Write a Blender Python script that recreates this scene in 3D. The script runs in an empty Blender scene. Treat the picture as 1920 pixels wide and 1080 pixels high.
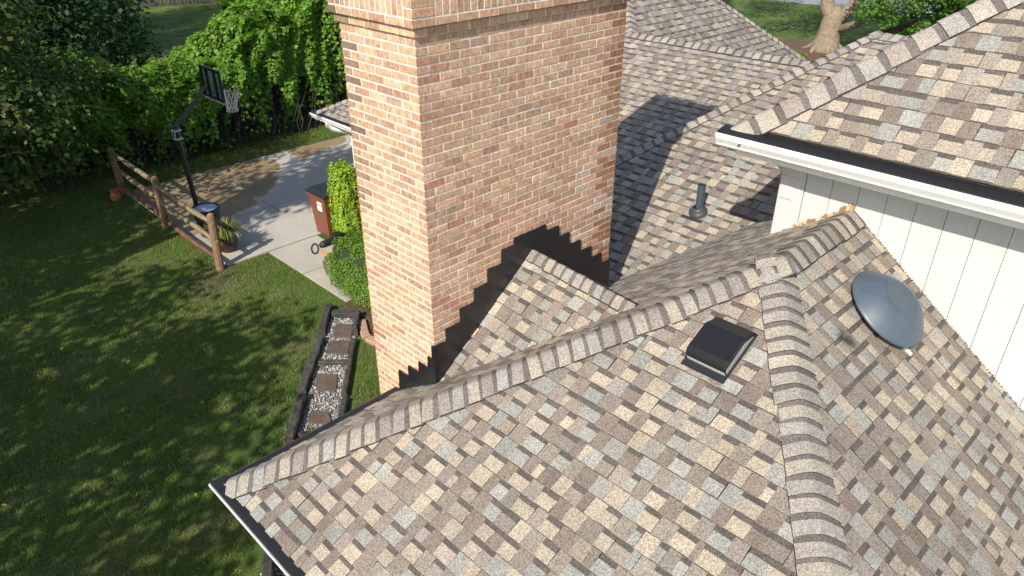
import bpy, math, random
import numpy as np
from mathutils import Vector, Matrix

rng = random.Random(7)
nr = np.random.default_rng(11)
R_ = math.radians
SC = bpy.context.scene
COL = SC.collection

# ------------------------------------------------------------------ camera, sky, sun, exposure
cam = bpy.data.cameras.new('camera')
cam.sensor_width = 36.0
cam.lens = 1368.5 / 1920 * 36
cam.clip_end = 2000
cam.clip_start = 0.05
cam_o = bpy.data.objects.new('camera', cam)
cam_o.location = (-3.2856, -4.279, 0.9952)
cam_o.rotation_euler = (math.pi / 2 - 0.5139, 0, -0.782)
COL.objects.link(cam_o)
SC.camera = cam_o

SUN_EL = R_(39)
SUN_AZ = R_(20.0)                       # light travels towards +x, a little +y
sdir = Vector((math.cos(SUN_AZ) * math.cos(SUN_EL), math.sin(SUN_AZ) * math.cos(SUN_EL), -math.sin(SUN_EL)))
world = bpy.data.worlds.new('World')
SC.world = world
world.use_nodes = True
wn = world.node_tree
bg = wn.nodes['Background']
sky = wn.nodes.new('ShaderNodeTexSky')
sky.sky_type = 'NISHITA'
sky.sun_disc = False
sky.sun_elevation = SUN_EL
to_sun = -sdir
sky.sun_rotation = math.atan2(to_sun.x, to_sun.y)
wn.links.new(sky.outputs[0], bg.inputs[0])
bg.inputs[1].default_value = 0.12
sun = bpy.data.lights.new('sun', 'SUN')
sun.energy = 4.4
sun.angle = R_(0.53)
sun.color = (1.0, 0.925, 0.81)
sun_o = bpy.data.objects.new('sun', sun)
sun_o.rotation_euler = sdir.to_track_quat('-Z', 'Y').to_euler()
sun_o.location = (-20, -8, 20)
COL.objects.link(sun_o)
SC.view_settings.view_transform = 'Standard'
SC.view_settings.look = 'None'
SC.view_settings.exposure = 0.42
SC.view_settings.gamma = 1.0

G = -6.0                                # ground level

# ------------------------------------------------------------------ helpers
def tag(o, label=None, cat=None, group=None, kind=None):
    if label: o['label'] = label
    if cat: o['category'] = cat
    if group: o['group'] = group
    if kind: o['kind'] = kind
    return o

def empty(name, loc, label, cat, group=None):
    o = bpy.data.objects.new(name, None)
    o.location = loc
    o.empty_display_size = 0.2
    COL.objects.link(o)
    return tag(o, label, cat, group)

class MB:
    """collects polygons with one colour per face"""
    def __init__(s):
        s.v = []; s.f = []; s.c = []
    def poly(s, pts, c=(1, 1, 1)):
        i = len(s.v)
        s.v.extend([tuple(p) for p in pts]); s.f.append(list(range(i, i + len(pts)))); s.c.append(c)
    def box(s, x0, x1, y0, y1, z0, z1, c=(1, 1, 1), M=None):
        p = [(x0, y0, z0), (x1, y0, z0), (x1, y1, z0), (x0, y1, z0), (x0, y0, z1), (x1, y0, z1), (x1, y1, z1), (x0, y1, z1)]
        if M is not None: p = [tuple(M @ Vector(q)) for q in p]
        i = len(s.v); s.v.extend(p)
        for f in ((3, 2, 1, 0), (4, 5, 6, 7), (0, 1, 5, 4), (1, 2, 6, 5), (2, 3, 7, 6), (3, 0, 4, 7)):
            s.f.append([i + k for k in f]); s.c.append(c)
    def prism(s, pts, d, c=(1, 1, 1)):
        """closed polygon pts extruded by vector d"""
        d = Vector(d); n = len(pts); i = len(s.v)
        s.v.extend([tuple(p) for p in pts]); s.v.extend([tuple(Vector(p) + d) for p in pts])
        s.f.append([i + k for k in range(n)][::-1]); s.c.append(c)
        s.f.append([i + n + k for k in range(n)]); s.c.append(c)
        for k in range(n):
            s.f.append([i + k, i + (k + 1) % n, i + n + (k + 1) % n, i + n + k]); s.c.append(c)
    def tube(s, path, r, n=10, c=(1, 1, 1), cap=True, squash=None):
        path = [Vector(p) for p in path]
        if not hasattr(r, '__len__'): r = [r] * len(path)
        i0 = len(s.v)
        ref = None
        for k, p in enumerate(path):
            t = (path[min(k + 1, len(path) - 1)] - path[max(k - 1, 0)]).normalized()
            if ref is None:
                ref = t.orthogonal().normalized() if squash is None else (Vector(squash) - t * t.dot(Vector(squash))).normalized()
            a = (ref - t * ref.dot(t)).normalized(); b = t.cross(a); ref = a
            for q in range(n):
                w = 2 * math.pi * q / n
                s.v.append(tuple(p + (a * math.cos(w) + b * math.sin(w)) * r[k]))
        for k in range(len(path) - 1):
            for q in range(n):
                s.f.append([i0 + k * n + q, i0 + k * n + (q + 1) % n, i0 + (k + 1) * n + (q + 1) % n, i0 + (k + 1) * n + q]); s.c.append(c)
        if cap:
            s.f.append([i0 + q for q in range(n)][::-1]); s.c.append(c)
            s.f.append([i0 + (len(path) - 1) * n + q for q in range(n)]); s.c.append(c)
    def lathe(s, prof, origin=(0, 0, 0), M=None, n=32, c=(1, 1, 1)):
        o = Vector(origin); i0 = len(s.v)
        for r, h in prof:
            for q in range(n):
                w = 2 * math.pi * q / n
                p = Vector((r * math.cos(w), r * math.sin(w), h))
                if M is not None: p = M @ p
                s.v.append(tuple(o + p))
        for k in range(len(prof) - 1):
            for q in range(n):
                s.f.append([i0 + k * n + q, i0 + k * n + (q + 1) % n, i0 + (k + 1) * n + (q + 1) % n, i0 + (k + 1) * n + q]); s.c.append(c)
    def build(s, name, mat, parent=None, smooth=False, loc=None, bevel=0, angle=None):
        me = bpy.data.meshes.new(name)
        vs = s.v
        if loc is not None: vs = [(a - loc[0], b - loc[1], c - loc[2]) for a, b, c in s.v]
        me.from_pydata(vs, [], s.f)
        at = me.attributes.new('Col', 'FLOAT_COLOR', 'FACE')
        at.data.foreach_set('color', np.array([(c[0], c[1], c[2], 1.0) for c in s.c], dtype=np.float32).ravel())
        me.materials.append(mat)
        if smooth: me.polygons.foreach_set('use_smooth', [True] * len(me.polygons))
        me.update()
        if angle: me.set_sharp_from_angle(angle=R_(angle))
        o = link(name, me, parent)
        if loc is not None: o.location = loc
        if bevel:
            m = o.modifiers.new('bevel', 'BEVEL'); m.width = bevel; m.segments = 2; m.limit_method = 'ANGLE'
        return o

def link(name, me, parent=None):
    o = bpy.data.objects.new(name, me)
    COL.objects.link(o)
    if parent is not None:
        o.parent = parent
        if parent.type == 'EMPTY': o.matrix_parent_inverse = Matrix.Translation(-Vector(parent.location))
    return o

def fast_mesh(name, V, T, cols, mat, parent=None):
    """V (n,3), T (m,3) triangles, cols (m,3)"""
    me = bpy.data.meshes.new(name)
    V = np.asarray(V, np.float32); T = np.asarray(T, np.int32)
    me.vertices.add(len(V)); me.vertices.foreach_set('co', V.ravel())
    me.loops.add(T.size); me.loops.foreach_set('vertex_index', T.ravel())
    me.polygons.add(len(T))
    me.polygons.foreach_set('loop_start', np.arange(0, T.size, 3, dtype=np.int32))
    me.update(calc_edges=True)
    at = me.attributes.new('Col', 'FLOAT_COLOR', 'FACE')
    c4 = np.ones((len(T), 4), np.float32); c4[:, :3] = cols
    at.data.foreach_set('color', c4.ravel())
    me.materials.append(mat)
    me.update()
    return link(name, me, parent)

def unit(a):
    return a / np.maximum(np.linalg.norm(a, axis=-1, keepdims=True), 1e-9)

def leaf_arrays(P, N, size, pal, aspect=0.75, droop=0.25):
    """folded leaf per point: 4 verts, 2 triangles"""
    n = len(P)
    N = unit(N)
    a = unit(np.cross(N, unit(nr.normal(size=(n, 3)))))
    b = np.cross(N, a)
    s = np.asarray(size).reshape(-1, 1)
    base = P - a * s * 0.5
    tip = P + a * s * 0.5 - N * s * droop
    lf = P + b * s * 0.5 * aspect - N * s * 0.10 - a * s * 0.08
    rt = P - b * s * 0.5 * aspect - N * s * 0.10 - a * s * 0.08
    V = np.stack([base, rt, tip, lf], 1).reshape(-1, 3)
    i = np.arange(n)[:, None] * 4
    T = np.stack([i + [0, 1, 2], i + [0, 2, 3]], 1).reshape(-1, 3)
    pal = np.asarray(pal)
    c = pal[nr.integers(0, len(pal), n)] * nr.uniform(0.75, 1.25, (n, 1))
    return V, T, np.repeat(c, 2, 0)

def leaves(name, P, N, size, pal, mat, parent=None, **k):
    V, T, c = leaf_arrays(P, N, size, pal, **k)
    return fast_mesh(name, V, T, c, mat, parent)

def clumps(cl, per, shell=0.45, up=0.5):
    """leaf positions spread through ellipsoid clumps: list of (centre, radii)"""
    PP, NN = [], []
    for c, r in cl:
        m = max(8, int(per * (r[0] * r[1] * r[2]) ** (2 / 3)))
        d = unit(nr.normal(size=(m, 3)))
        q = (1 - shell * nr.random((m, 1)) ** 1.5)
        lump = 1 + 0.22 * np.sin(d[:, :1] * 5.3 + c[0]) * np.sin(d[:, 1:2] * 6.1 + c[1]) + 0.15 * np.sin(d[:, 2:3] * 9 + c[2])
        PP.append(np.array(c) + d * np.array(r) * q * lump)
        NN.append(d * 0.7 + [0, 0, up] + nr.normal(size=(m, 3)) * 0.45)
    return np.concatenate(PP), np.concatenate(NN)

# ------------------------------------------------------------------ materials
def mat_base(name):
    m = bpy.data.materials.new(name)
    m.use_nodes = True
    nt = m.node_tree
    return m, nt, nt.nodes['Principled BSDF']

def nd(nt, t, **k):
    n = nt.nodes.new(t)
    for a, b in k.items():
        if a in ('blend_type', 'data_type', 'operation', 'attribute_name', 'feature', 'noise_dimensions', 'interpolation_type', 'clamp'): setattr(n, a, b)
        else: n.inputs[a].default_value = b
    return n

def noise(nt, co, scale, detail=3.0, rough=0.55):
    n = nd(nt, 'ShaderNodeTexNoise', Scale=scale, Detail=detail, Roughness=rough)
    nt.links.new(co, n.inputs['Vector'])
    return n.outputs['Fac']

def ramp(nt, fac, lo, hi, c0=(0, 0, 0, 1), c1=(1, 1, 1, 1)):
    r = nt.nodes.new('ShaderNodeValToRGB')
    r.color_ramp.elements[0].position = lo; r.color_ramp.elements[0].color = c0
    r.color_ramp.elements[1].position = hi; r.color_ramp.elements[1].color = c1
    nt.links.new(fac, r.inputs[0])
    return r.outputs[0]

def mix(nt, fac, a, b, mode='MIX'):
    n = nt.nodes.new('ShaderNodeMix'); n.data_type = 'RGBA'; n.blend_type = mode
    for sock, v in ((n.inputs[0], fac), (n.inputs[6], a), (n.inputs[7], b)):
        if hasattr(v, 'is_linked'): nt.links.new(v, sock)
        elif isinstance(v, (int, float)): sock.default_value = v
        else: sock.default_value = (v[0], v[1], v[2], 1)
    return n.outputs[2]

def obj_co(nt):
    return nt.nodes.new('ShaderNodeTexCoord').outputs['Object']

def pos_co(nt):
    return nt.nodes.new('ShaderNodeNewGeometry').outputs['Position']

def attr(nt, name='Col'):
    a = nt.nodes.new('ShaderNodeAttribute'); a.attribute_name = name
    return a.outputs['Color']

def bump(nt, b, h, dist, strength=1.0):
    n = nd(nt, 'ShaderNodeBump', Strength=strength, Distance=dist)
    nt.links.new(h, n.inputs['Height'])
    nt.links.new(n.outputs[0], b.inputs['Normal'])

def m_shingle():
    m, nt, b = mat_base('asphalt_shingle')
    co = pos_co(nt); c = attr(nt)
    g = nd(nt, 'ShaderNodeTexVoronoi', Scale=170.0); nt.links.new(co, g.inputs['Vector'])
    sep = nt.nodes.new('ShaderNodeSeparateColor'); nt.links.new(g.outputs['Color'], sep.inputs[0])
    gr = ramp(nt, sep.outputs[0], 0.0, 1.0, (0.55, 0.53, 0.52, 1), (1.42, 1.42, 1.40, 1))
    c = mix(nt, 1.0, c, gr, 'MULTIPLY')
    w = ramp(nt, noise(nt, co, 2.2, 4), 0.3, 0.75, (0.86, 0.85, 0.84, 1), (1.10, 1.10, 1.09, 1))
    c = mix(nt, 1.0, c, w, 'MULTIPLY')
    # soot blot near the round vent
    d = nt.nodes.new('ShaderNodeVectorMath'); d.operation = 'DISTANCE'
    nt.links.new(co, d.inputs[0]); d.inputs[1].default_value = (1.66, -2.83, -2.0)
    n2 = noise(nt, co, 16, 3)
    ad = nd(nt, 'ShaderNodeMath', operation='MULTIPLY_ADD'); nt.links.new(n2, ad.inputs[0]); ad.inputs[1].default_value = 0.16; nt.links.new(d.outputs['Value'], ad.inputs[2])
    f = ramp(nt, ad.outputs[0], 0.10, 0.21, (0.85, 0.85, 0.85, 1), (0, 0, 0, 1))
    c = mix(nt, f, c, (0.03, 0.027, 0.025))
    nt.links.new(c, b.inputs['Base Color'])
    b.inputs['Roughness'].default_value = 0.95
    b.inputs['Specular IOR Level'].default_value = 0.2
    bump(nt, b, sep.outputs[0], 0.0016, 0.7)
    return m

def m_brick():
    m, nt, b = mat_base('tumbled_brick')
    co = pos_co(nt); c = attr(nt); c0 = c
    mp = nd(nt, 'ShaderNodeMapping', Scale=(34, 34, 20)); nt.links.new(co, mp.inputs['Vector'])
    streak = noise(nt, mp.outputs[0], 1.0, 6, 0.75)
    c = mix(nt, 1.0, c, ramp(nt, streak, 0.32, 0.68, (0.58, 0.49, 0.42, 1), (1.34, 1.32, 1.29, 1)), 'MULTIPLY')
    c = mix(nt, ramp(nt, noise(nt, co, 11, 5, 0.7), 0.63, 0.73, (0, 0, 0, 1), (0.75, 0.75, 0.75, 1)), c, (0.32, 0.13, 0.075))
    c = mix(nt, ramp(nt, noise(nt, co, 55, 3, 0.7), 0.60, 0.78, (0, 0, 0, 1), (0.6, 0.6, 0.6, 1)), c, (0.58, 0.50, 0.40))
    nt.links.new(c, b.inputs['Base Color'])
    b.inputs['Roughness'].default_value = 0.9
    # mortar keeps its own pale colour
    lum = nt.nodes.new('ShaderNodeRGBToBW'); nt.links.new(c0, lum.inputs[0])
    mo = ramp(nt, lum.outputs[0], 0.70, 0.72)
    c = mix(nt, mo, c, mix(nt, 1.0, c0, ramp(nt, noise(nt, co, 30, 4), 0.3, 0.7, (0.85, 0.84, 0.82, 1), (1.05, 1.05, 1.05, 1)), 'MULTIPLY'))
    nt.links.new(c, b.inputs['Base Color'])
    h = mix(nt, 0.45, noise(nt, co, 45, 6, 0.7), streak)
    bump(nt, b, h, 0.010, 1.0)
    return m

def m_attr(name, rough=0.6, bscale=0, bdist=0.002, var=0.0, vscale=8, metal=0.0, spec=0.5):
    m, nt, b = mat_base(name)
    co = pos_co(nt); c = attr(nt)
    if var:
        c = mix(nt, 1.0, c, ramp(nt, noise(nt, co, vscale, 5, 0.65), 0.25, 0.75, (1 - var,) * 3 + (1,), (1 + var,) * 3 + (1,)), 'MULTIPLY')
    nt.links.new(c, b.inputs['Base Color'])
    b.inputs['Roughness'].default_value = rough
    b.inputs['Metallic'].default_value = metal
    b.inputs['Specular IOR Level'].default_value = spec
    if bscale: bump(nt, b, noise(nt, co, bscale, 4), bdist)
    return m

def m_wood(name, scale=(3, 40, 40), dark=0.55):
    m, nt, b = mat_base(name)
    co = pos_co(nt); c = attr(nt)
    mp = nd(nt, 'ShaderNodeMapping', Scale=scale); nt.links.new(co, mp.inputs['Vector'])
    n = noise(nt, mp.outputs[0], 1.0, 5, 0.65)
    c = mix(nt, 1.0, c, ramp(nt, n, 0.3, 0.7, (dark, dark, dark, 1), (1.3, 1.28, 1.25, 1)), 'MULTIPLY')
    nt.links.new(c, b.inputs['Base Color'])
    b.inputs['Roughness'].default_value = 0.88
    bump(nt, b, n, 0.006)
    return m

def m_leaf(name, trans=0.35, rough=0.5):
    m, nt, b = mat_base(name)
    c = attr(nt)
    nt.links.new(c, b.inputs['Base Color'])
    b.inputs['Roughness'].default_value = rough
    b.inputs['Specular IOR Level'].default_value = 0.35
    t = nt.nodes.new('ShaderNodeBsdfTranslucent')
    c2 = mix(nt, 1.0, c, (1.25, 1.3, 0.7), 'MULTIPLY')
    nt.links.new(c2, t.inputs['Color'])
    s = nt.nodes.new('ShaderNodeMixShader'); s.inputs[0].default_value = trans
    nt.links.new(b.outputs[0], s.inputs[1]); nt.links.new(t.outputs[0], s.inputs[2])
    nt.links.new(s.outputs[0], nt.nodes['Material Output'].inputs[0])
    return m

def m_lawn():
    m, nt, b = mat_base('lawn')
    co = pos_co(nt)
    c = mix(nt, ramp(nt, noise(nt, co, 0.9, 5, 0.65), 0.35, 0.68), (0.070, 0.132, 0.028), (0.150, 0.200, 0.050))
    mp = nd(nt, 'ShaderNodeMapping', Scale=(0.55, 1.5, 1)); nt.links.new(co, mp.inputs['Vector'])
    c = mix(nt, ramp(nt, noise(nt, mp.outputs[0], 1.0, 6, 0.7), 0.49, 0.70, (0, 0, 0, 1), (0.9, 0.9, 0.9, 1)), c, (0.24, 0.205, 0.11))
    # worn earth beside the fence posts
    d = nt.nodes.new('ShaderNodeVectorMath'); d.operation = 'DISTANCE'
    nt.links.new(co, d.inputs[0]); d.inputs[1].default_value = (1.45, 8.9, G)
    ad = nd(nt, 'ShaderNodeMath', operation='MULTIPLY_ADD'); nt.links.new(noise(nt, co, 3.0, 5, 0.7), ad.inputs[0]); ad.inputs[1].default_value = 1.6; nt.links.new(d.outputs['Value'], ad.inputs[2])
    hv = nd(nt, 'ShaderNodeMath', operation='MULTIPLY'); nt.links.new(ad.outputs[0], hv.inputs[0]); hv.inputs[1].default_value = 0.5
    c = mix(nt, ramp(nt, hv.outputs[0], 0.55, 0.78, (0.9, 0.9, 0.9, 1), (0, 0, 0, 1)), c, (0.17, 0.13, 0.095))
    fine = noise(nt, co, 42, 4, 0.8)
    c = mix(nt, 1.0, c, ramp(nt, fine, 0.3, 0.75, (0.45, 0.45, 0.42, 1), (1.5, 1.5, 1.35, 1)), 'MULTIPLY')
    nt.links.new(c, b.inputs['Base Color'])
    b.inputs['Roughness'].default_value = 0.95
    b.inputs['Specular IOR Level'].default_value = 0.15
    bump(nt, b, fine, 0.03)
    return m

def m_concrete():
    m, nt, b = mat_base('concrete')
    co = pos_co(nt); wet = attr(nt, 'Wet')
    n1 = noise(nt, co, 1.3, 6, 0.6); n2 = noise(nt, co, 60, 3)
    dry = mix(nt, ramp(nt, n1, 0.3, 0.72), (0.37, 0.345, 0.30), (0.48, 0.45, 0.395))
    wetc = mix(nt, ramp(nt, n1, 0.35, 0.7), (0.27, 0.195, 0.115), (0.34, 0.255, 0.155))
    # ragged margin of the damp patch
    sep = nt.nodes.new('ShaderNodeSeparateColor'); nt.links.new(wet, sep.inputs[0])
    ad = nd(nt, 'ShaderNodeMath', operation='MULTIPLY_ADD'); nt.links.new(noise(nt, co, 4.5, 6, 0.7), ad.inputs[0]); ad.inputs[1].default_value = 0.9; nt.links.new(sep.outputs[0], ad.inputs[2])
    hv = nd(nt, 'ShaderNodeMath', operation='MULTIPLY'); nt.links.new(ad.outputs[0], hv.inputs[0]); hv.inputs[1].default_value = 0.5
    f = ramp(nt, hv.outputs[0], 0.46, 0.51)
    c = mix(nt, f, dry, wetc)
    c = mix(nt, 1.0, c, ramp(nt, n2, 0.3, 0.7, (0.9, 0.9, 0.9, 1), (1.08, 1.08, 1.08, 1)), 'MULTIPLY')
    nt.links.new(c, b.inputs['Base Color'])
    r = ramp(nt, f, 0, 1, (0.9, 0.9, 0.9, 1), (0.42, 0.42, 0.42, 1))
    nt.links.new(r, b.inputs['Roughness'])
    return m

def m_pebbles():
    m, nt, b = mat_base('pebbles')
    co = pos_co(nt); c = attr(nt)
    nt.links.new(c, b.inputs['Base Color']); b.inputs['Roughness'].default_value = 0.8
    return m

def m_siding():
    m, nt, b = mat_base('white_siding')
    co = pos_co(nt)
    mp = nd(nt, 'ShaderNodeMapping', Scale=(30, 30, 2.2)); nt.links.new(co, mp.inputs['Vector'])
    n = noise(nt, mp.outputs[0], 1.0, 6, 0.6)
    c = mix(nt, ramp(nt, n, 0.3, 0.75), (0.54, 0.545, 0.545), (0.60, 0.60, 0.595))
    c = mix(nt, ramp(nt, noise(nt, co, 9, 6, 0.75), 0.64, 0.76, (0, 0, 0, 1), (0.7, 0.7, 0.7, 1)), c, (0.47, 0.44, 0.40))
    nt.links.new(c, b.inputs['Base Color']); b.inputs['Roughness'].default_value = 0.6
    bump(nt, b, n, 0.003)
    return m

SHG = m_shingle(); BRK = m_brick(); SID = m_siding(); LAWN = m_lawn(); CONC = m_concrete()
PAINT = m_attr('painted_metal', 0.38, var=0.05, vscale=5)
MATTE = m_attr('matte_paint', 0.6, var=0.10, vscale=6)
FLASH = m_attr('flashing_metal', 0.32, bscale=4, bdist=0.02, var=0.25, vscale=5)
MESHG = m_attr('gutter_mesh', 0.5, bscale=160, bdist=0.004, var=0.4, vscale=120)
PLAST = m_attr('moulded_plastic', 0.4, var=0.12, vscale=9)
TERRA = m_attr('fired_clay', 0.8, bscale=30, var=0.18)
STONE = m_attr('paving_stone', 0.85, bscale=24, bdist=0.008, var=0.35, vscale=7)
WOODF = m_wood('weathered_rail', (22, 4, 22), 0.5)
WOODT = m_wood('black_timber', (14, 14, 30), 0.35)
BARK = m_attr('bark', 0.9, bscale=9, bdist=0.05, var=0.35, vscale=6)
LEAF = m_leaf('leaf', 0.38)
SHRB = m_leaf('shrub_leaf', 0.3, 0.55)
GRSS = m_leaf('grass_blade', 0.3, 0.7)
DIRT = m_attr('mulch', 0.95, bscale=40, bdist=0.02, var=0.5, vscale=25)
PEB = m_pebbles()
STEEL = m_attr('steel_painted', 0.42, var=0.14, vscale=12, metal=0.0, bscale=5, bdist=0.004)

# ------------------------------------------------------------------ roof planes
TAN = [(0.44, 0.385, 0.305), (0.41, 0.355, 0.285), (0.47, 0.41, 0.325)]
BLU = [(0.315, 0.33, 0.318), (0.285, 0.30, 0.29), (0.34, 0.35, 0.33)]
MAU = [(0.20, 0.160, 0.138), (0.212, 0.176, 0.152), (0.176, 0.142, 0.124)]
MID = [(0.245, 0.215, 0.19), (0.27, 0.24, 0.21), (0.215, 0.192, 0.175), (0.30, 0.265, 0.235)]
DARK = (0.115, 0.10, 0.095)

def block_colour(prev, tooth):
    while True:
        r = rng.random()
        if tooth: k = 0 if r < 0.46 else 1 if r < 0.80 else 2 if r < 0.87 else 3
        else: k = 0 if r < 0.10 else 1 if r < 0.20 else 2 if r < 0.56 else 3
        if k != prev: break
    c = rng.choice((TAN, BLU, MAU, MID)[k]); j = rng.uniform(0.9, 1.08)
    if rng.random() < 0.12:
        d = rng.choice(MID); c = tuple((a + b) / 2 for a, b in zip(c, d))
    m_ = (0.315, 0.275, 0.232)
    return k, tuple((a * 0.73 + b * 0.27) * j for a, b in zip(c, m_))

def clip(poly, a, b, c):
    """keep a*u+b*v<=c"""
    out = []
    for i in range(len(poly)):
        p, q = poly[i], poly[(i + 1) % len(poly)]
        dp, dq = a * p[0] + b * p[1] - c, a * q[0] + b * q[1] - c
        if dp <= 1e-9: out.append(p)
        if (dp < -1e-9 and dq > 1e-9) or (dp > 1e-9 and dq < -1e-9):
            t = dp / (dp - dq); out.append((p[0] + (q[0] - p[0]) * t, p[1] + (q[1] - p[1]) * t))
    return out

def clip_convex(poly, conv):
    for i in range(len(conv)):
        p, q = conv[i], conv[(i + 1) % len(conv)]
        a, b = q[1] - p[1], -(q[0] - p[0])
        poly = clip(poly, a, b, a * p[0] + b * p[1])
        if len(poly) < 3: return []
    return poly

def roof_surface(mb, zf, polys, axis, sgn, eave, slope, expo, bw=(0.085, 0.20), seed=1):
    """axis: plan axis going up the slope ('x' or 'y'); sgn: its direction; eave: plan coordinate of the lowest edge"""
    rng.seed(seed)
    e = expo / math.hypot(1, slope)
    def to_uv(p): return (p[1], sgn * (p[0] - eave)) if axis == 'x' else (p[0], sgn * (p[1] - eave))
    def to_xy(q): return (eave + sgn * q[1], q[0]) if axis == 'x' else (q[0], eave + sgn * q[1])
    for poly in polys:
        conv = [to_uv(p) for p in poly]
        ar = sum(conv[i][0] * conv[(i + 1) % len(conv)][1] - conv[(i + 1) % len(conv)][0] * conv[i][1] for i in range(len(conv)))
        if ar < 0: conv = conv[::-1]
        u0, u1 = min(q[0] for q in conv), max(q[0] for q in conv)
        v1 = max(q[1] for q in conv); v0 = min(q[1] for q in conv)
        flip = (axis == 'x') == (sgn > 0)
        def emit(pl, vb, hb, c):
            pl = clip_convex(pl, conv)
            if len(pl) < 3: return None
            pts = []
            for q in pl:
                x, y = to_xy(q); pts.append((x, y, zf(x, y) + hb * (1 - (q[1] - vb) / e) + 0.002))
            mb.poly(pts[::-1] if flip else pts, c)
            return pl
        k = math.floor(v0 / e + 1e-6)
        while k * e < v1:
            vb = k * e; u = u0 - rng.uniform(0, 0.3); prev = -1; tooth = rng.random() < 0.5; joint = rng.uniform(0.2, 1.0)
            wob = rng.uniform(-0.002, 0.002)
            while u < u1:
                w = (rng.uniform(*bw) if rng.random() > 0.13 else bw[0] * rng.uniform(0.5, 0.9)) * (1.06 if tooth else 0.96)
                prev, c = block_colour(prev, tooth)
                hb = 0.0125 if tooth else 0.0065
                vt = vb + e
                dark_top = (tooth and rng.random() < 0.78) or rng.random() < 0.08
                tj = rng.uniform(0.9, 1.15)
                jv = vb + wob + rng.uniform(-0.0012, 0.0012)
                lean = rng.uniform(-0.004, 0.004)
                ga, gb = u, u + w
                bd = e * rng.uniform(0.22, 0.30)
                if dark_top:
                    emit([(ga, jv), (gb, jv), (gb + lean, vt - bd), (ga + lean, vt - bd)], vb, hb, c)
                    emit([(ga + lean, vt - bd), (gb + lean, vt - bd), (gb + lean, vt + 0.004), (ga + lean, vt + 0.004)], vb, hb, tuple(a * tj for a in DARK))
                else:
                    emit([(ga, jv), (gb, jv), (gb + lean, vt + 0.004), (ga + lean, vt + 0.004)], vb, hb, c)
                # butt edge
                pl = clip_convex([(ga, jv - 1e-4), (gb, jv - 1e-4), (gb, jv + 1e-4), (ga, jv + 1e-4)], conv)
                if len(pl) >= 3:
                    a0, a1 = min(q[0] for q in pl), max(q[0] for q in pl)
                    pts = []
                    for uu, h in ((a0, -0.004), (a1, -0.004), (a1, hb + 0.002), (a0, hb + 0.002)):
                        x, y = to_xy((uu, jv)); pts.append((x, y, zf(x, y) + h))
                    mb.poly(pts[::-1] if flip else pts, (0.115, 0.104, 0.095))
                # side edges of a raised tab
                if tooth:
                    for uu in (ga, gb):
                        q0, q1 = (uu, jv), (uu, vt)
                        pc = clip_convex([(uu - 1e-4, jv), (uu + 1e-4, jv), (uu + 1e-4, vt), (uu - 1e-4, vt)], conv)
                        if len(pc) >= 3:
                            b0, b1 = min(q[1] for q in pc), max(q[1] for q in pc)
                            x0, y0 = to_xy((uu, b0)); x1, y1 = to_xy((uu, b1))
                            mb.poly([(x0, y0, zf(x0, y0) - 0.001), (x1, y1, zf(x1, y1) - 0.001), (x1, y1, zf(x1, y1) + hb * (1 - (b1 - vb) / e) + 0.002), (x0, y0, zf(x0, y0) + hb * (1 - (b0 - vb) / e) + 0.002)], (0.06, 0.055, 0.05))
                u += w
                joint -= w
                if joint < 0:            # open end joint between two shingles
                    emit([(u, vb), (u + 0.005, vb), (u + 0.005, vt), (u, vt)], vb, 0.002, (0.05, 0.045, 0.04))
                    u += 0.005; joint = rng.uniform(0.75, 1.05); prev = -1
                tooth = not tooth
            k += 1

def deck(mb, zf, poly, off=-0.03):
    pts = [(x, y, zf(x, y) + off) for x, y in poly]
    mb.poly(pts, (0.05, 0.045, 0.04))

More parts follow.
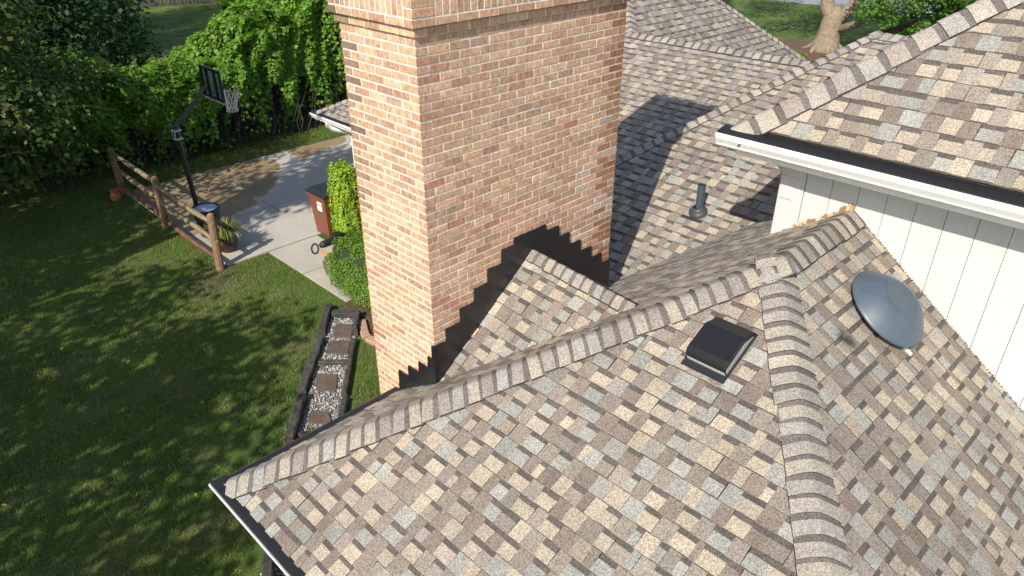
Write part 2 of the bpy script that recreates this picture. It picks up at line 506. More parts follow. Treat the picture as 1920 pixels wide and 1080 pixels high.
CAPS = [(0.35, 0.32, 0.29), (0.32, 0.295, 0.27), (0.38, 0.35, 0.30), (0.30, 0.265, 0.245), (0.35, 0.34, 0.32), (0.40, 0.365, 0.31)]
def caps(name, P0, P1, nA, nB, parent, w=0.135, expo=0.128, seed=3, tint=1.0, puff=0.008, hs=1.0):
    """overlapping bent caps from P0 (their open ends face this way) to P1; nA, nB normals of the two slopes"""
    rng.seed(seed)
    P0, P1 = Vector(P0), Vector(P1); d = (P1 - P0); L = d.length; d.normalize()
    nA, nB = Vector(nA).normalized(), Vector(nB).normalized()
    dA = nA.cross(d); dA = dA if dA.z < 0 else -dA
    dB = nB.cross(d); dB = dB if dB.z < 0 else -dB
    up = (nA + nB).normalized()
    mb = MB()
    ts = [-1, -0.8, -0.6, -0.4, -0.22, -0.08, 0.08, 0.22, 0.4, 0.6, 0.8, 1]
    n = int(L / expo)
    prevc = None
    for k in range(n + 1):
        s0 = k * expo
        if s0 > L - 0.02: break
        c = rng.choice([q for q in CAPS if q is not prevc]); prevc = c
        j = rng.uniform(0.92, 1.08) * tint; c = tuple(a * j for a in c)
        dkj = rng.uniform(0.9, 1.15); dk = tuple(a * dkj for a in (0.150, 0.137, 0.130))
        sk = rng.uniform(-0.011, 0.011); wk = w * rng.uniform(0.92, 1.06); s0 += rng.uniform(-0.008, 0.008); hj = rng.uniform(0.8, 1.25) * hs
        rows = []
        for s, h in ((s0, 0.019), (s0 + expo * 0.73, 0.012), (s0 + expo, 0.009), (min(s0 + expo * 1.5, L + 0.01), 0.004)):
            row = []
            for t in ts:
                q = abs(t)
                base = P0 + d * (s + (0.020 if h > 0.015 else 0.016) * (1 - q * q)) + (dA if t < 0 else dB) * (q * wk + (sk if t > 0 else -sk) * 0)
                nn = (nA if t < 0 else nB)
                rr = (up * (1 - q) + nn * q).normalized() * (h * hj + 0.003 + puff * (1 - q) - puff * max(0, 1 - q / 0.62) ** 2)
                row.append(base + rr + d * sk * t)
            rows.append(row)
        for r in range(3):
            for i in range(len(ts) - 1):
                mb.poly([rows[r][i], rows[r][i + 1], rows[r + 1][i + 1], rows[r + 1][i]], c if r == 0 else dk)
        for i in range(len(ts) - 1):
            a, b = rows[0][i], rows[0][i + 1]
            mb.poly([a, a - up * 0.014, b - up * 0.014, b], (0.09, 0.082, 0.078))
        for i in (0, -1):
            for r in range(2):
                a, b = rows[r][i], rows[r + 1][i]
                mb.poly([a, b, b - up * 0.016, a - up * 0.016], (0.06, 0.055, 0.05))
    return mb.build(name, SHG, parent)

# house -------------------------------------------------------------
house = empty('house', (3.0, 1.0, G), 'house with brown, tan and grey shingled hip roofs, brick chimney and white sided upper wall', 'house')

def zF(x, y): return -3.39 + 0.527 * (x + 1.83)
def zL(x, y): return -1.56 - 0.667 * (y + 2.19)
def zR(x, y): return -1.56 + (0.65 + 0.1 * min(max(x, 0), 3) / 3) * (y + 2.19)
def zB2(x, y): return -4.553 + 0.5 * x
def zB1(x, y): return -3.39 + 0.5 * (x - 4.6)
def zC(x, y): return -1.55 + 0.8 * (y - 4.2)
def zU(x, y): return -1.0 + 0.9 * (x - 2.6)
nF = (-0.527, 0, 1); nL = (0, 0.667, 1); nR = (0, -0.69, 1); nB2 = (-0.5, 0, 1); nU = (-0.9, 0, 1)

APEX = (1.64, -2.19, -1.56)
mb = MB()
PF = [(-1.84, 0.56), (-1.84, -5.0), (1.64, -2.19)]
PL = [(-1.84, 0.56), (1.64, -2.19), (5.99, -2.19), (2.33, 0.56)]
PR = [(-1.84, -5.0), (3.0, -5.0), (3.0, -2.19), (1.64, -2.19)]
roof_surface(mb, zF, [PF], 'x', 1, -1.84, 0.527, 0.138, (0.094, 0.150), seed=21)
roof_surface(mb, zL, [PL], 'y', -1, 0.56, 0.667, 0.138, (0.100, 0.165), seed=22)
roof_surface(mb, zR, [PR], 'y', 1, -5.0, 0.69, 0.142, (0.092, 0.148), seed=23)
deck(mb, zF, PF); deck(mb, zL, PL); deck(mb, zR, PR, -0.16)
roof_a = mb.build('roof', SHG, house)
roof_a['label'] = 'nearest hip roof of tan, grey-blue and mauve shingles'
caps('ridge_cap', (-1.83, 0.55, -3.385), APEX, nF, nL, roof_a, seed=31, w=0.185)
caps('ridge_cap', (-1.83, -5.0, -3.385), APEX, nF, nR, roof_a, seed=32, w=0.155)
caps('ridge_cap', APEX, (3.0, -2.19, -1.56), nL, nR, roof_a, seed=33, w=0.17, expo=0.15)

# cricket behind the chimney
K0, K1 = Vector((1.22, 0.0, -2.09)), Vector((1.19, -1.30, -2.17))
def zK1(x, y): return K0.z + (y / -1.30) * (K1.z - K0.z) + 0.765 * (x - 1.22)
def zK2(x, y): return K0.z + (y / -1.30) * (K1.z - K0.z) - 0.765 * (x - 1.22)
mb = MB()
PK1 = [(-0.02, 0.0), (1.22, 0.0), (1.19, -1.34)]
PK2 = [(2.46, 0.0), (1.22, 0.0), (1.19, -1.34)]
roof_surface(mb, zK1, [PK1], 'x', 1, -0.02, 0.765, 0.137, (0.085, 0.13), seed=41)
roof_surface(mb, zK2, [PK2], 'x', -1, 2.46, 0.765, 0.137, (0.085, 0.13), seed=42)
deck(mb, zK1, PK1); deck(mb, zK2, PK2)
crick = mb.build('roof', SHG, house); crick['label'] = 'small saddle roof behind the chimney'
caps('ridge_cap', (K1.x, -1.28, K1.z + 0.004), (K0.x, 0, K0.z + 0.004), (-0.765, 0, 1), (0.765, 0, 1), crick, seed=43, w=0.12, expo=0.117, puff=0.0, hs=0.55, tint=0.9)

# roof of the middle wing (pipe vent) and of the far wing
mb = MB()
PB2 = [(2.33, 2.75), (2.33, 0.2), (5.99, -2.19), (7.41, -2.19), (7.41, -0.447)]
roof_surface(mb, zB2, [PB2], 'x', 1, 2.33, 0.5, 0.137, (0.088, 0.138), seed=51)
deck(mb, zB2, PB2)
def zB2s(x, y): return -3.39 + 0.794 * (2.75 - y)
PS = [(2.33, 2.75), (7.41, -0.447), (9.5, -0.447), (9.5, 2.75)]
roof_surface(mb, zB2s, [PS], 'y', -1, 2.75, 0.794, 0.14, (0.1, 0.2), seed=52)
def zB2e(x, y): return -0.848 - 0.5 * (x - 7.41)
roof_surface(mb, zB2e, [[(7.41, -0.447), (7.41, -2.5), (9.5, -2.5), (9.5, -0.447)]], 'x', -1, 9.5, 0.5, 0.14, (0.1, 0.2), seed=53)
roof_b = mb.build('roof', SHG, house); roof_b['label'] = 'middle wing roof carrying the pipe vent, half in the chimney shadow'
caps('ridge_cap', (2.33, 2.75, -3.388), (7.41, -0.447, -0.848), nB2, (0, 0.794, 1), roof_b, seed=54, w=0.13, expo=0.16)
caps('ridge_cap', (7.41, -0.43, -0.845), (7.41, -2.2, -0.845), nB2, (0.5, 0, 1), roof_b, seed=55, w=0.15, expo=0.14)

mb = MB()
PB1 = [(4.6, 9.58), (4.6, -0.5), (8.27, -0.5), (8.27, 6.3)]
PB1b = [(8.27, 4.2), (9.45, 5.25), (8.27, 6.3)]
roof_surface(mb, zB1, [PB1, PB1b], 'x', 1, 4.6, 0.5, 0.137, (0.088, 0.138), seed=61)
deck(mb, zB1, PB1)
PC = [(8.27, 4.2), (9.45, 5.25), (11.2, 5.25), (13.4, 2.6), (13.2, 2.0), (9.2, 2.0), (8.27, 3.2)]
PC = [(8.27, 4.2), (9.45, 5.45), (10.85, 5.45), (13.0, 3.03), (13.9, 2.0), (8.27, 2.0)]
roof_surface(mb, zC, [PC], 'y', 1, 1.9, 0.8, 0.145, (0.09, 0.19), seed=62)
def zB1e(x, y): return -1.555 - 0.5 * (x - 8.27)
roof_surface(mb, zB1e, [[(8.27, -0.5), (12, -0.5), (12, 3.4), (8.27, 3.4)]], 'x', -1, 12.0, 0.5, 0.15, (0.1, 0.22), seed=63)
def zB1n(x, y): return -3.39 + 0.565 * (9.58 - y)
roof_surface(mb, zB1n, [[(4.6, 9.58), (9.45, 5.25), (11.5, 5.25), (11.5, 9.58)]], 'y', -1, 9.58, 0.565, 0.15, (0.1, 0.22), seed=64)
roof_c = mb.build('roof', SHG, house); roof_c['label'] = 'far wing roof rising behind the chimney to the back ridge'
caps('ridge_cap', (8.27, -0.3, -1.55), (8.27, 4.2, -1.55), nB2, (0.5, 0, 1), roof_c, seed=65, w=0.15, expo=0.165)
caps('ridge_cap', (4.6, 9.58, -3.385), (9.45, 5.25, -0.965), nB2, (0, 0.565, 1), roof_c, seed=66, w=0.14, expo=0.15)
caps('ridge_cap', (8.27, 4.2, -1.55), (9.45, 5.45, -0.57), (-0.8, 0.2, 1), (0, -0.8, 1), roof_c, seed=67, w=0.14, expo=0.15)
caps('ridge_cap', (13.0, 3.03, zC(13, 3.03)), (10.85, 5.45, zC(10.85, 5.45)), (0, -0.8, 1), (0.9, 0, 1), roof_c, seed=68, w=0.14, expo=0.16)

# upper roof at the right
UH = Vector((2.6, -1.12, -1.0)); UT = Vector((5.6, -4.49, 1.7))
mb = MB()
PU = [(2.66, -1.18), (2.66, -9.5), (5.6, -9.5), (5.6, -4.49)]
roof_surface(mb, zU, [PU], 'x', 1, 2.66, 0.9, 0.158, (0.105, 0.165), seed=71)
def zUs(x, y): return -1.0 + 0.818 * (-1.19 - y)
PUs = [(2.6, -1.19), (5.6, -4.49), (9, -4.49), (9, -1.19)]
roof_surface(mb, zUs, [PUs], 'y', -1, -1.19, 0.818, 0.15, (0.1, 0.2), seed=72)
deck(mb, zU, PU)
roof_u = mb.build('roof', SHG, house); roof_u['label'] = 'upper hip roof above the white sided wall'
caps('ridge_cap', UH + Vector((0, 0, 0.005)), UT, nU, (0, 0.818, 1), roof_u, seed=73, w=0.205, expo=0.225, tint=1.05)

# walls of the house body
WALLC = (0.36, 0.22, 0.15)
mb = MB(); mb.box(-1.35, 2.95, -4.5, 0.04, G, -3.42, WALLC)
mb.build('wall', BRK, house)
mb = MB(); mb.box(2.75, 8.5, -1.5, 2.3, G, -3.42, WALLC); mb.build('wall', BRK, house)
mb = MB(); mb.box(4.93, 11.5, 2.31, 8.8, G, -3.42, WALLC); mb.build('wall', BRK, house)
# white upper wall with grooves
mb = MB()
mb.box(3.012, 8.9, -9.3, -1.55, G, -1.06, (0.78, 0.78, 0.77))
y = -1.74
pitch = 0.235
while y > -9.2:
    mb.box(2.996, 3.013, y - pitch + 0.0025, y - 0.0025, -4.2, -1.06, (0.78, 0.78, 0.77))
    y -= pitch
wall_u = mb.build('wall', SID, house); wall_u['label'] = 'white vertical groove siding below the upper eave'
mb = MB()
mb.prism([(2.99, -1.14, -1.135), (2.99, -1.53, -1.135), (2.99, -1.53, -1.40), (2.99, -1.48, -1.37)], (0.06, 0, 0), (0.55, 0.55, 0.53))
mb.build('eave_return', MATTE, house)
# corner board
mb = MB()
mb.box(2.982, 3.012, -1.735, -1.52, -2.3, -1.16, (0.78, 0.78, 0.77))
mb.box(2.982, 3.20, -1.52, -1.50, -2.6, -1.16, (0.78, 0.78, 0.77))
mb.box(2.972, 2.982, -1.64, -1.515, -1.62, -1.40, (0.78, 0.78, 0.77))
mb.build('corner_board', SID, house, bevel=0.004)
# rotten edge where siding meets the shingles
mb = MB(); rng.seed(5)
for i in range(70):
    t = i / 69
    yy = -1.72 - t * 0.47
    zz = zL(3, yy) + 0.012
    w = rng.uniform(0.006, 0.02)
    mb.box(2.975 - rng.uniform(0, 0.012), 3.0, yy - w, yy + w * 0.6, zz - 0.02, zz + rng.uniform(0.004, 0.03) + (0.03 if t > 0.8 else 0), rng.choice([(0.42, 0.28, 0.14), (0.5, 0.36, 0.2), (0.3, 0.19, 0.1), (0.6, 0.52, 0.4)]))
for i in range(120):
    t = i / 119
    yy = -2.2 - t * 2.6
    zz = zR(3, yy) + 0.012
    w = rng.uniform(0.004, 0.014)
    mb.box(2.985 - rng.uniform(0, 0.01), 3.0, yy - w, yy + w, zz - 0.02, zz + rng.uniform(0.0, 0.008), rng.choice([(0.10, 0.09, 0.08), (0.3, 0.25, 0.2), (0.16, 0.14, 0.12)]))
mb.build('rotten_edge', MATTE, wall_u)

WHT = (0.80, 0.80, 0.785); BLK = (0.014, 0.014, 0.016)
# upper eave: soffit, fascia, gutter
mb = MB()
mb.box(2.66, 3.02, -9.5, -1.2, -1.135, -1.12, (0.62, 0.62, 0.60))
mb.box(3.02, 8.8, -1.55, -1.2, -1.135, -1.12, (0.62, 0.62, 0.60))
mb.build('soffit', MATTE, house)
mb = MB()
mb.box(2.635, 2.66, -9.5, -1.19, -1.20, -1.01, WHT)
mb.box(2.66, 8.8, -1.2, -1.18, -1.20, -1.01, WHT)
mb.build('fascia', MATTE, house)

def gutter(prof_dir, line, name='gutter', guard=True, rise=0.010, lipc=WHT, label=None, wide=0.125):
    """line: (p0,p1) along the eave at the roof edge; prof_dir: unit plan vector pointing outwards"""
    p0, p1 = Vector(line[0]), Vector(line[1]); o = Vector((prof_dir[0], prof_dir[1], 0)); up = Vector((0, 0, 1))
    def prism(mb, pts, c):
        mb.prism([p0 + o * a + up * b for a, b in pts], p1 - p0, c)
    mb = MB()
    W = wide
    prism(mb, [(W, 0.0), (W + 0.004, -0.004), (W + 0.004, -0.022), (W - 0.004, -0.028), (W - 0.006, -0.05), (W - 0.035, -0.10), (W - 0.035, -0.115), (-0.03, -0.115), (-0.03, -0.108), (W - 0.042, -0.108), (W - 0.014, -0.05), (W - 0.012, -0.006)], lipc)
    for q in (0.0, 0.997):
        b = p0 + (p1 - p0) * q
        mb.prism([b + o * a + up * c for a, c in [(W - 0.002, -0.001), (W - 0.008, -0.05), (W - 0.037, -0.113), (-0.028, -0.113), (-0.028, 0.0)]], (p1 - p0).normalized() * 0.004, lipc)
    g = mb.build(name, PAINT, house)
    if label: g['label'] = label
    if guard:
        mb = MB()
        mb.prism([p0 + o * a + up * c for a, c in [(W - 0.012, -0.004), (W - 0.015, 0.004), (0.06, 0.004 + rise * 0.45), (-0.04, 0.004 + rise), (-0.04, -0.004)]], p1 - p0, BLK)
        mb.build('gutter_guard', MESHG, g)
    return g
gutter((-1, 0), ((2.625, -1.04, -1.0), (2.625, -9.4, -1.0)), rise=0.034, label='white gutter with black leaf guard along the upper eave')
gutter((0, 1), ((2.66, -1.17, -1.07), (8.8, -1.17, -1.07)), guard=False, wide=0.08)
gutter((-1, 0), ((-1.82, 0.66, -3.392), (-1.82, -5.1, -3.392)), wide=0.10, label='front gutter of the near roof with dark leaf guard')
gutter((0, 1), ((-1.90, 0.55, -3.392), (-0.02, 0.55, -3.392)), wide=0.09, lipc=(0.05, 0.045, 0.045))
gutter((-1, 0), ((4.62, 9.69, -3.392), (4.62, 2.8, -3.392)), label='white gutter of the far wing above the driveway')
gutter((0, 1), ((4.53, 9.56, -3.392), (11.4, 9.56, -3.392)))
mb = MB(); mb.box(4.66, 4.93, 2.8, 9.5, -3.53, -3.52, (0.7, 0.7, 0.68)); mb.box(4.93, 11.4, 8.8, 9.5, -3.53, -3.52, (0.7, 0.7, 0.68)); mb.build('soffit', MATTE, house)
mb = MB(); mb.box(-1.78, -1.35, -4.9, 0.5, -3.53, -3.52, (0.7, 0.7, 0.68)); mb.box(-1.35, -0.02, 0.05, 0.5, -3.53, -3.52, (0.7, 0.7, 0.68)); mb.build('soffit', MATTE, house)
mb = MB()
mb.tube([(4.56, 9.12, -3.50), (4.56, 9.11, -3.585), (4.60, 9.05, -3.63), (4.80, 8.80, -3.68), (4.86, 8.70, -3.73), (4.87, 8.68, -3.83), (4.87, 8.68, G + 0.25), (4.84, 8.72, G + 0.14), (4.7, 8.8, G + 0.08)], 0.046, 4, WHT, squash=(1, 1, 0))
for zz in (-3.95, -5.5): mb.box(4.81, 4.93, 8.62, 8.74, zz, zz + 0.04, WHT)
mb.build('downspout', PAINT, house)

# chimney ----------------------------------------------------------------
CW, CD, CH = 2.43, 0.944, 0.0677
BR = [(0.634, 0.443, 0.308), (0.624, 0.412, 0.286), (0.653, 0.479, 0.336), (0.594, 0.381, 0.263), (0.564, 0.386, 0.263), (0.634, 0.427, 0.297), (0.643, 0.453, 0.314), (0.604, 0.391, 0.269), (0.515, 0.335, 0.230), (0.564, 0.345, 0.241)]
BRR = [(0.495, 0.288, 0.213), (0.515, 0.309, 0.224), (0.465, 0.330, 0.246), (0.515, 0.268, 0.190)]
MORT = (0.86, 0.81, 0.72)
def brick_col():
    r = rng.random()
    c = rng.choice(BR) if r < 0.86 else rng.choice(BRR) if r < 0.9995 else (0.20, 0.165, 0.14)
    j = rng.uniform(0.86, 1.10)
    return tuple(a * j for a in c)
def brick(mb, o, u, n, a0, a1, z0, z1, proud, skip0=False, skip1=False, c=None):
    """brick face between a0..a1 along u and z0..z1, standing proud of the core along n"""
    c = c or brick_col()
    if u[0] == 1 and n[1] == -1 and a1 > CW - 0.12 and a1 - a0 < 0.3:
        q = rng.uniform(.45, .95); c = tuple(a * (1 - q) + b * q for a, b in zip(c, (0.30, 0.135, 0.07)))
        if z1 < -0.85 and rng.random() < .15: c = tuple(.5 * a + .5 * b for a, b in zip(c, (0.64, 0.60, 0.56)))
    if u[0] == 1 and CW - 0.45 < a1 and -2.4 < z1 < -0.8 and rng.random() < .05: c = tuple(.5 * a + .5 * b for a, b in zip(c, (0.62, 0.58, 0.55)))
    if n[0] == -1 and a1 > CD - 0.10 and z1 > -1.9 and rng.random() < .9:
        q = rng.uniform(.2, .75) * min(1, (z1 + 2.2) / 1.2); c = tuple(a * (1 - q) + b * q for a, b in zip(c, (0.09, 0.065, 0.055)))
    o = Vector(o); u = Vector(u); n = Vector(n); z = Vector((0, 0, 1))
    pr = proud + rng.uniform(-0.0012, 0.0012); ch = 0.0022
    tl = [rng.uniform(-0.0016, 0.0016) for _ in range(4)]
    def P(a, zz, d): return o + u * a + z * zz + n * d
    ca0 = 0 if skip0 else ch; ca1 = 0 if skip1 else ch
    F = [P(a0 + ca0, z0 + ch + tl[0], pr), P(a1 - ca1, z0 + ch + tl[1], pr), P(a1 - ca1, z1 - ch + tl[2], pr), P(a0 + ca0, z1 - ch + tl[3], pr)]
    M = [P(a0, z0 + tl[0], pr - ch), P(a1, z0 + tl[1], pr - ch), P(a1, z1 + tl[2], pr - ch), P(a0, z1 + tl[3], pr - ch)]
    B = [P(a0, z0, -0.004), P(a1, z0, -0.004), P(a1, z1, -0.004), P(a0, z1, -0.004)]
    ok = u.cross(z).dot(n) > 0
    def q(p): mb.poly(p if ok else p[::-1], c)
    q(F)
    for i in range(4):
        j = (i + 1) % 4
        if (i == 3 and skip0) or (i == 1 and skip1): continue
        q([M[i], M[j], F[j], F[i]]); q([B[i], B[j], M[j], M[i]])
def brick_face(mb, o, u, n, width, z0, ncourse, header_first, proud, near0, near1, unitw):
    """courses counted downwards from z0; near0/near1: faces end on a corner at that side"""
    nb = int(round(width / unitw * 2)) / 2
    bw = width / nb
    J = 0.0135
    for k in range(ncourse):
        zt = z0 - k * CH - J / 2 + rng.uniform(-0.001, 0.001); zb = z0 - (k + 1) * CH + J / 2 + rng.uniform(-0.001, 0.001)
        hd = header_first if k % 2 == 0 else not header_first
        a = 0.0; first = True
        while a < width - 0.02:
            w = bw / 2 if (first and hd) else bw
            b = min(a + w, width)
            if width - b < bw * 0.3: b = width
            la = a + (J / 2 + rng.uniform(-0.002, 0.002) if not first else (-proud if near0 else 0.0))
            lb = b - (J / 2 + rng.uniform(-0.002, 0.002) if b < width - 1e-6 else (-proud if near1 else 0.0))
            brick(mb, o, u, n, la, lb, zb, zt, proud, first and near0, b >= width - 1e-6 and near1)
            a = b; first = False
rng.seed(77)
mb = MB()
PRD = 0.0058
# mortar core
mb.box(0, CW, 0, CD, G, 1.66, MORT)
brick_face(mb, (0, 0, 0), (1, 0, 0), (0, -1, 0), CW, 0.0, 46, False, PRD, True, True, 0.2032)
brick_face(mb, (0, 0, 0), (0, 1, 0), (-1, 0, 0), CD, 0.0, 88, True, PRD, True, True, 0.2032)
brick_face(mb, (CW, 0, 0), (0, 1, 0), (1, 0, 0), CD, 0.0, 46, True, PRD, True, True, 0.2032)
brick_face(mb, (0, CD, 0), (1, 0, 0), (0, 1, 0), CW, 0.0, 20, False, PRD, True, True, 0.2032)
# corbelled head
def ring(z0, nc, p, header_first):
    mb.box(-p, CW + p, -p, CD + p, z0 - nc * CH + 0.006, z0 - 0.006, MORT)
    brick_face(mb, (-p, -p, 0), (1, 0, 0), (0, -1, 0), CW + 2 * p, z0, nc, header_first, 0.0045, True, True, 0.2032)
    brick_face(mb, (-p, -p, 0), (0, 1, 0), (-1, 0, 0), CD + 2 * p, z0, nc, not header_first, 0.0045, True, True, 0.2032)
    brick_face(mb, (CW + p, -p, 0), (0, 1, 0), (1, 0, 0), CD + 2 * p, z0, nc, not header_first, 0.0045, True, True, 0.2032)
ring(CH, 1, 0.026, True)
ring(2 * CH, 1, 0.056, False)
p = 0.056; zb, zt = 2 * CH + 0.0075, 5 * CH - 0.0075
mb.box(-p, CW + p, -p, CD + p, 2 * CH - 0.006, 5 * CH, MORT)
for (o, u, n, W) in (((-p, -p, 0), (1, 0, 0), (0, -1, 0), CW + 2 * p), ((-p, -p, 0), (0, 1, 0), (-1, 0, 0), CD + 2 * p)):
    e = 0.20 if W > 2 else 0.10
    for k in range(3):
        brick(mb, o, u, n, -0.0045, e - 0.005, 2 * CH + k * CH + 0.005, 2 * CH + (k + 1) * CH - 0.005, 0.0045, True, False)
        brick(mb, o, u, n, W - e + 0.005, W + 0.0045, 2 * CH + k * CH + 0.005, 2 * CH + (k + 1) * CH - 0.005, 0.0045, False, True)
    a = e
    m = int(round((W - 2 * e) / 0.0677)); st = (W - 2 * e) / m
    for k in range(m):
        brick(mb, o, u, n, a + 0.0068, a + st - 0.0068, zb, zt, 0.0045)
        a += st
ring(5 * CH + 19 * CH, 19, 0.056, True)
chim = mb.build('chimney', BRK, house)
chim['label'] = 'tan brick chimney with corbelled head and black stepped flashing'
mb = MB()
mb.box(-0.09, CW + 0.09, -0.09, CD + 0.09, 24 * CH + 0.002, 24 * CH + 0.09, (0.45, 0.44, 0.42))
mb.box(0.1, CW - 0.1, 0.1, CD - 0.1, 24 * CH + 0.09, 24 * CH + 0.15, (0.42, 0.41, 0.39))
mb.build('chimney_crown', MATTE, chim)
# stepped flashing, on the two faces seen
FL1 = [(-0.02, -2.600), (0.122, -2.612), (0.124, -2.484), (0.296, -2.486), (0.298, -2.352), (0.471, -2.350), (0.472, -2.218), (0.640, -2.216), (0.641, -2.083), (0.814, -2.084), (0.815, -1.950), (0.976, -1.952), (0.977, -1.884), (1.104, -1.884), (1.398, -1.882), (1.408, -1.952), (1.585, -1.954), (1.600, -2.078), (1.750, -2.078), (1.752, -2.215), (1.925, -2.218), (1.933, -2.350), (2.108, -2.354), (2.118, -2.490), (2.285, -2.494), (2.300, -2.625), (2.450, -2.632)]
rng.seed(9)
def rough_edge(pts):
    out = []
    for (a, b), (c, d) in zip(pts[:-1], pts[1:]):
        out.append((a, b))
        L = math.hypot(c - a, d - b); m = int(L / 0.03)
        for i in range(1, m): 
            t = i / m; out.append((a + (c - a) * t + rng.uniform(-0.003, 0.003), b + (d - b) * t + rng.uniform(-0.004, 0.004)))
    out.append(pts[-1]); return out
BLF = (0.016, 0.016, 0.018)
fl = rough_edge(FL1) + [(2.45, -3.12), (-0.02, -3.12)]
mb = MB(); mb.prism([(a, -0.021, b) for a, b in fl], (0, 0.012, 0), BLF)
# apron bent on to the saddle
for zk, sg in ((zK1, 1), (zK2, -1)):
    pass
f1 = mb.build('flashing', FLASH, chim); f1['label'] = 'black stepped flashing climbing to a peak above the saddle roof'
FL2 = [(-0.02, -2.600), (0.018, -2.606), (0.022, -2.752), (0.085, -2.755), (0.092, -2.880), (0.230, -2.884), (0.235, -3.010), (0.395, -3.012), (0.404, -3.142), (0.560, -3.148), (0.572, -3.376)]
fl = rough_edge(FL2) + [(0.572, -3.47), (-0.02, -3.12)]
mb = MB(); mb.prism([(-0.0225, a, b) for a, b in fl][::-1], (0.012, 0, 0), BLF)
f2 = mb.build('flashing', FLASH, chim); f2['label'] = 'short black stepped flashing on the narrow side of the chimney'

# vents ------------------------------------------------------------------
def frame(origin, n, u):
    n = Vector(n).normalized(); u = Vector(u); u = (u - n * u.dot(n)).normalized(); v = n.cross(u)
    M = Matrix((u, v, n)).transposed().to_4x4(); M.translation = Vector(origin)
    return M
# box vent on the near slope: local x = width (towards -y), y = up the slope, z = out
M = frame((0.70, -2.24, zF(0.70, 0)), nF, (0, -1, 0))
if (M.to_3x3() @ Vector((0, 1, 0))).z < 0: raise SystemExit('vent frame')
VB = (0.012, 0.0125, 0.015)
mb = MB()
hw = 0.155
prof = [(-0.012, 0.062), (-0.012, 0.082), (0.0, 0.106), (0.02, 0.122), (0.045, 0.128), (0.26, 0.122), (0.275, 0.116), (0.40, 0.022), (0.40, 0.012), (0.27, 0.104), (0.25, 0.111), (0.04, 0.116), (0.01, 0.102), (-0.002, 0.079), (-0.002, 0.062)]
mb.prism([M @ Vector((-hw, a, b)) for a, b in prof], (M.to_3x3() @ Vector((2 * hw, 0, 0))), VB)
side = [(-0.012, 0.068), (0.0, 0.106), (0.02, 0.122), (0.045, 0.128), (0.26, 0.122), (0.40, 0.02), (0.385, 0.02), (0.25, 0.082)]
for s in (-hw - 0.003, hw):
    mb.prism([M @ Vector((s, a, b)) for a, b in side], (M.to_3x3() @ Vector((0.003, 0, 0))), VB)
box_vent = mb.build('box_vent', PLAST, house, bevel=0.004)
box_vent['label'] = 'black square roof vent with white grille on the near slope'
mb = MB()
mb.box(-hw - 0.02, hw + 0.02, -0.07, 0.40, 0.014, 0.018, (0.02, 0.021, 0.025), M)
mb.build('flange', PLAST, box_vent)
mb = MB()
mb.box(-hw + 0.004, hw - 0.004, -0.009, -0.005, 0.018, 0.066, (0.8, 0.8, 0.78), M)
for i in range(22):
    a = -hw + 0.012 + i * (2 * hw - 0.02) / 21
    mb.box(a, a + 0.0025, -0.012, -0.008, 0.018, 0.064, (0.12, 0.12, 0.12), M)
for s in (-1, 1):
    for i in range(12):
        a = 0.01 + i * 0.03
        h = 0.078 if a < 0.24 else 0.078 - (a - 0.24) * 0.42
        x0, x1 = (hw - 0.002, hw + 0.002) if s > 0 else (-hw - 0.002, -hw + 0.002)
        mb.box(x0, x1, a, a + 0.024, 0.018, max(0.024, h), (0.42, 0.43, 0.42), M)
mb.build('grille', MATTE, box_vent)

# round attic vent on the right slope
nRR = Vector((0, -0.70, 1)).normalized()
M = frame((2.24, -2.885, -1.938), nRR, (1, 0, 0))
DOM = (0.075, 0.102, 0.132)
mb = MB()
mb.lathe([(0.0, 0.128), (0.07, 0.129), (0.11, 0.131), (0.135, 0.139), (0.155, 0.142), (0.178, 0.137), (0.215, 0.117), (0.26, 0.082), (0.30, 0.044), (0.33, 0.012), (0.343, 0.0), (0.345, -0.008), (0.342, -0.014), (0.333, -0.012), (0.10, -0.010)], M.translation, M.to_3x3(), 72, DOM)
dome = mb.build('attic_vent', STEEL, house, smooth=True)
dome['label'] = 'large round blue-grey metal attic vent dome beside the white wall'
mb = MB()
mb.lathe([(0.10, -0.14), (0.10, -0.011)], M.translation, M.to_3x3(), 32, (0.04, 0.042, 0.045))
mb.lathe([(0.0, -0.088), (0.25, -0.089), (0.25, -0.094)], M.translation, M.to_3x3(), 4, (0.1, 0.1, 0.1))
mb.build('stem', PAINT, dome)
mb = MB()
mb.box(-0.06, -0.02, -0.385, -0.30, -0.098, -0.09, (0.75, 0.75, 0.73), M)
mb.box(-0.06, -0.02, -0.306, -0.30, -0.095, -0.012, (0.75, 0.75, 0.73), M)
mb.build('bracket', PAINT, dome)

# pipe vent on the middle wing
px, py = 4.03, -0.105
pz = zB2(px, py)
PV = (0.055, 0.075, 0.095)
mb = MB()
mb.tube([(px, py, pz - 0.1), (px, py, -2.185)], 0.046, 20, PV, cap=False)
mb.tube([(px, py, pz - 0.05), (px, py, -2.185)], 0.040, 20, (0.01, 0.01, 0.01), cap=True)
pipe = mb.build('pipe_vent', PLAST, house, smooth=True, angle=40)
pipe['label'] = 'dark grey plumbing pipe vent on the middle wing roof'
M = frame((px, py, pz), nB2, (0, -1, 0))
mb = MB()
mb.lathe([(0.115, 0.012), (0.112, 0.03), (0.10, 0.055), (0.075, 0.065), (0.07, 0.085), (0.056, 0.10), (0.045, 0.10)], M.translation - Vector((0, 0, 0.01)), M.to_3x3(), 28, (0.06, 0.065, 0.07))
mb.build('boot', PLAST, pipe, smooth=True)
mb = MB()
mb.box(-0.15, 0.13, -0.155, -0.115, 0.011, 0.018, (0.03, 0.04, 0.05), M)
mb.box(-0.045, 0.05, -0.12, -0.02, 0.011, 0.018, (0.03, 0.04, 0.05), M)
mb.build('flange', PLAST, pipe)

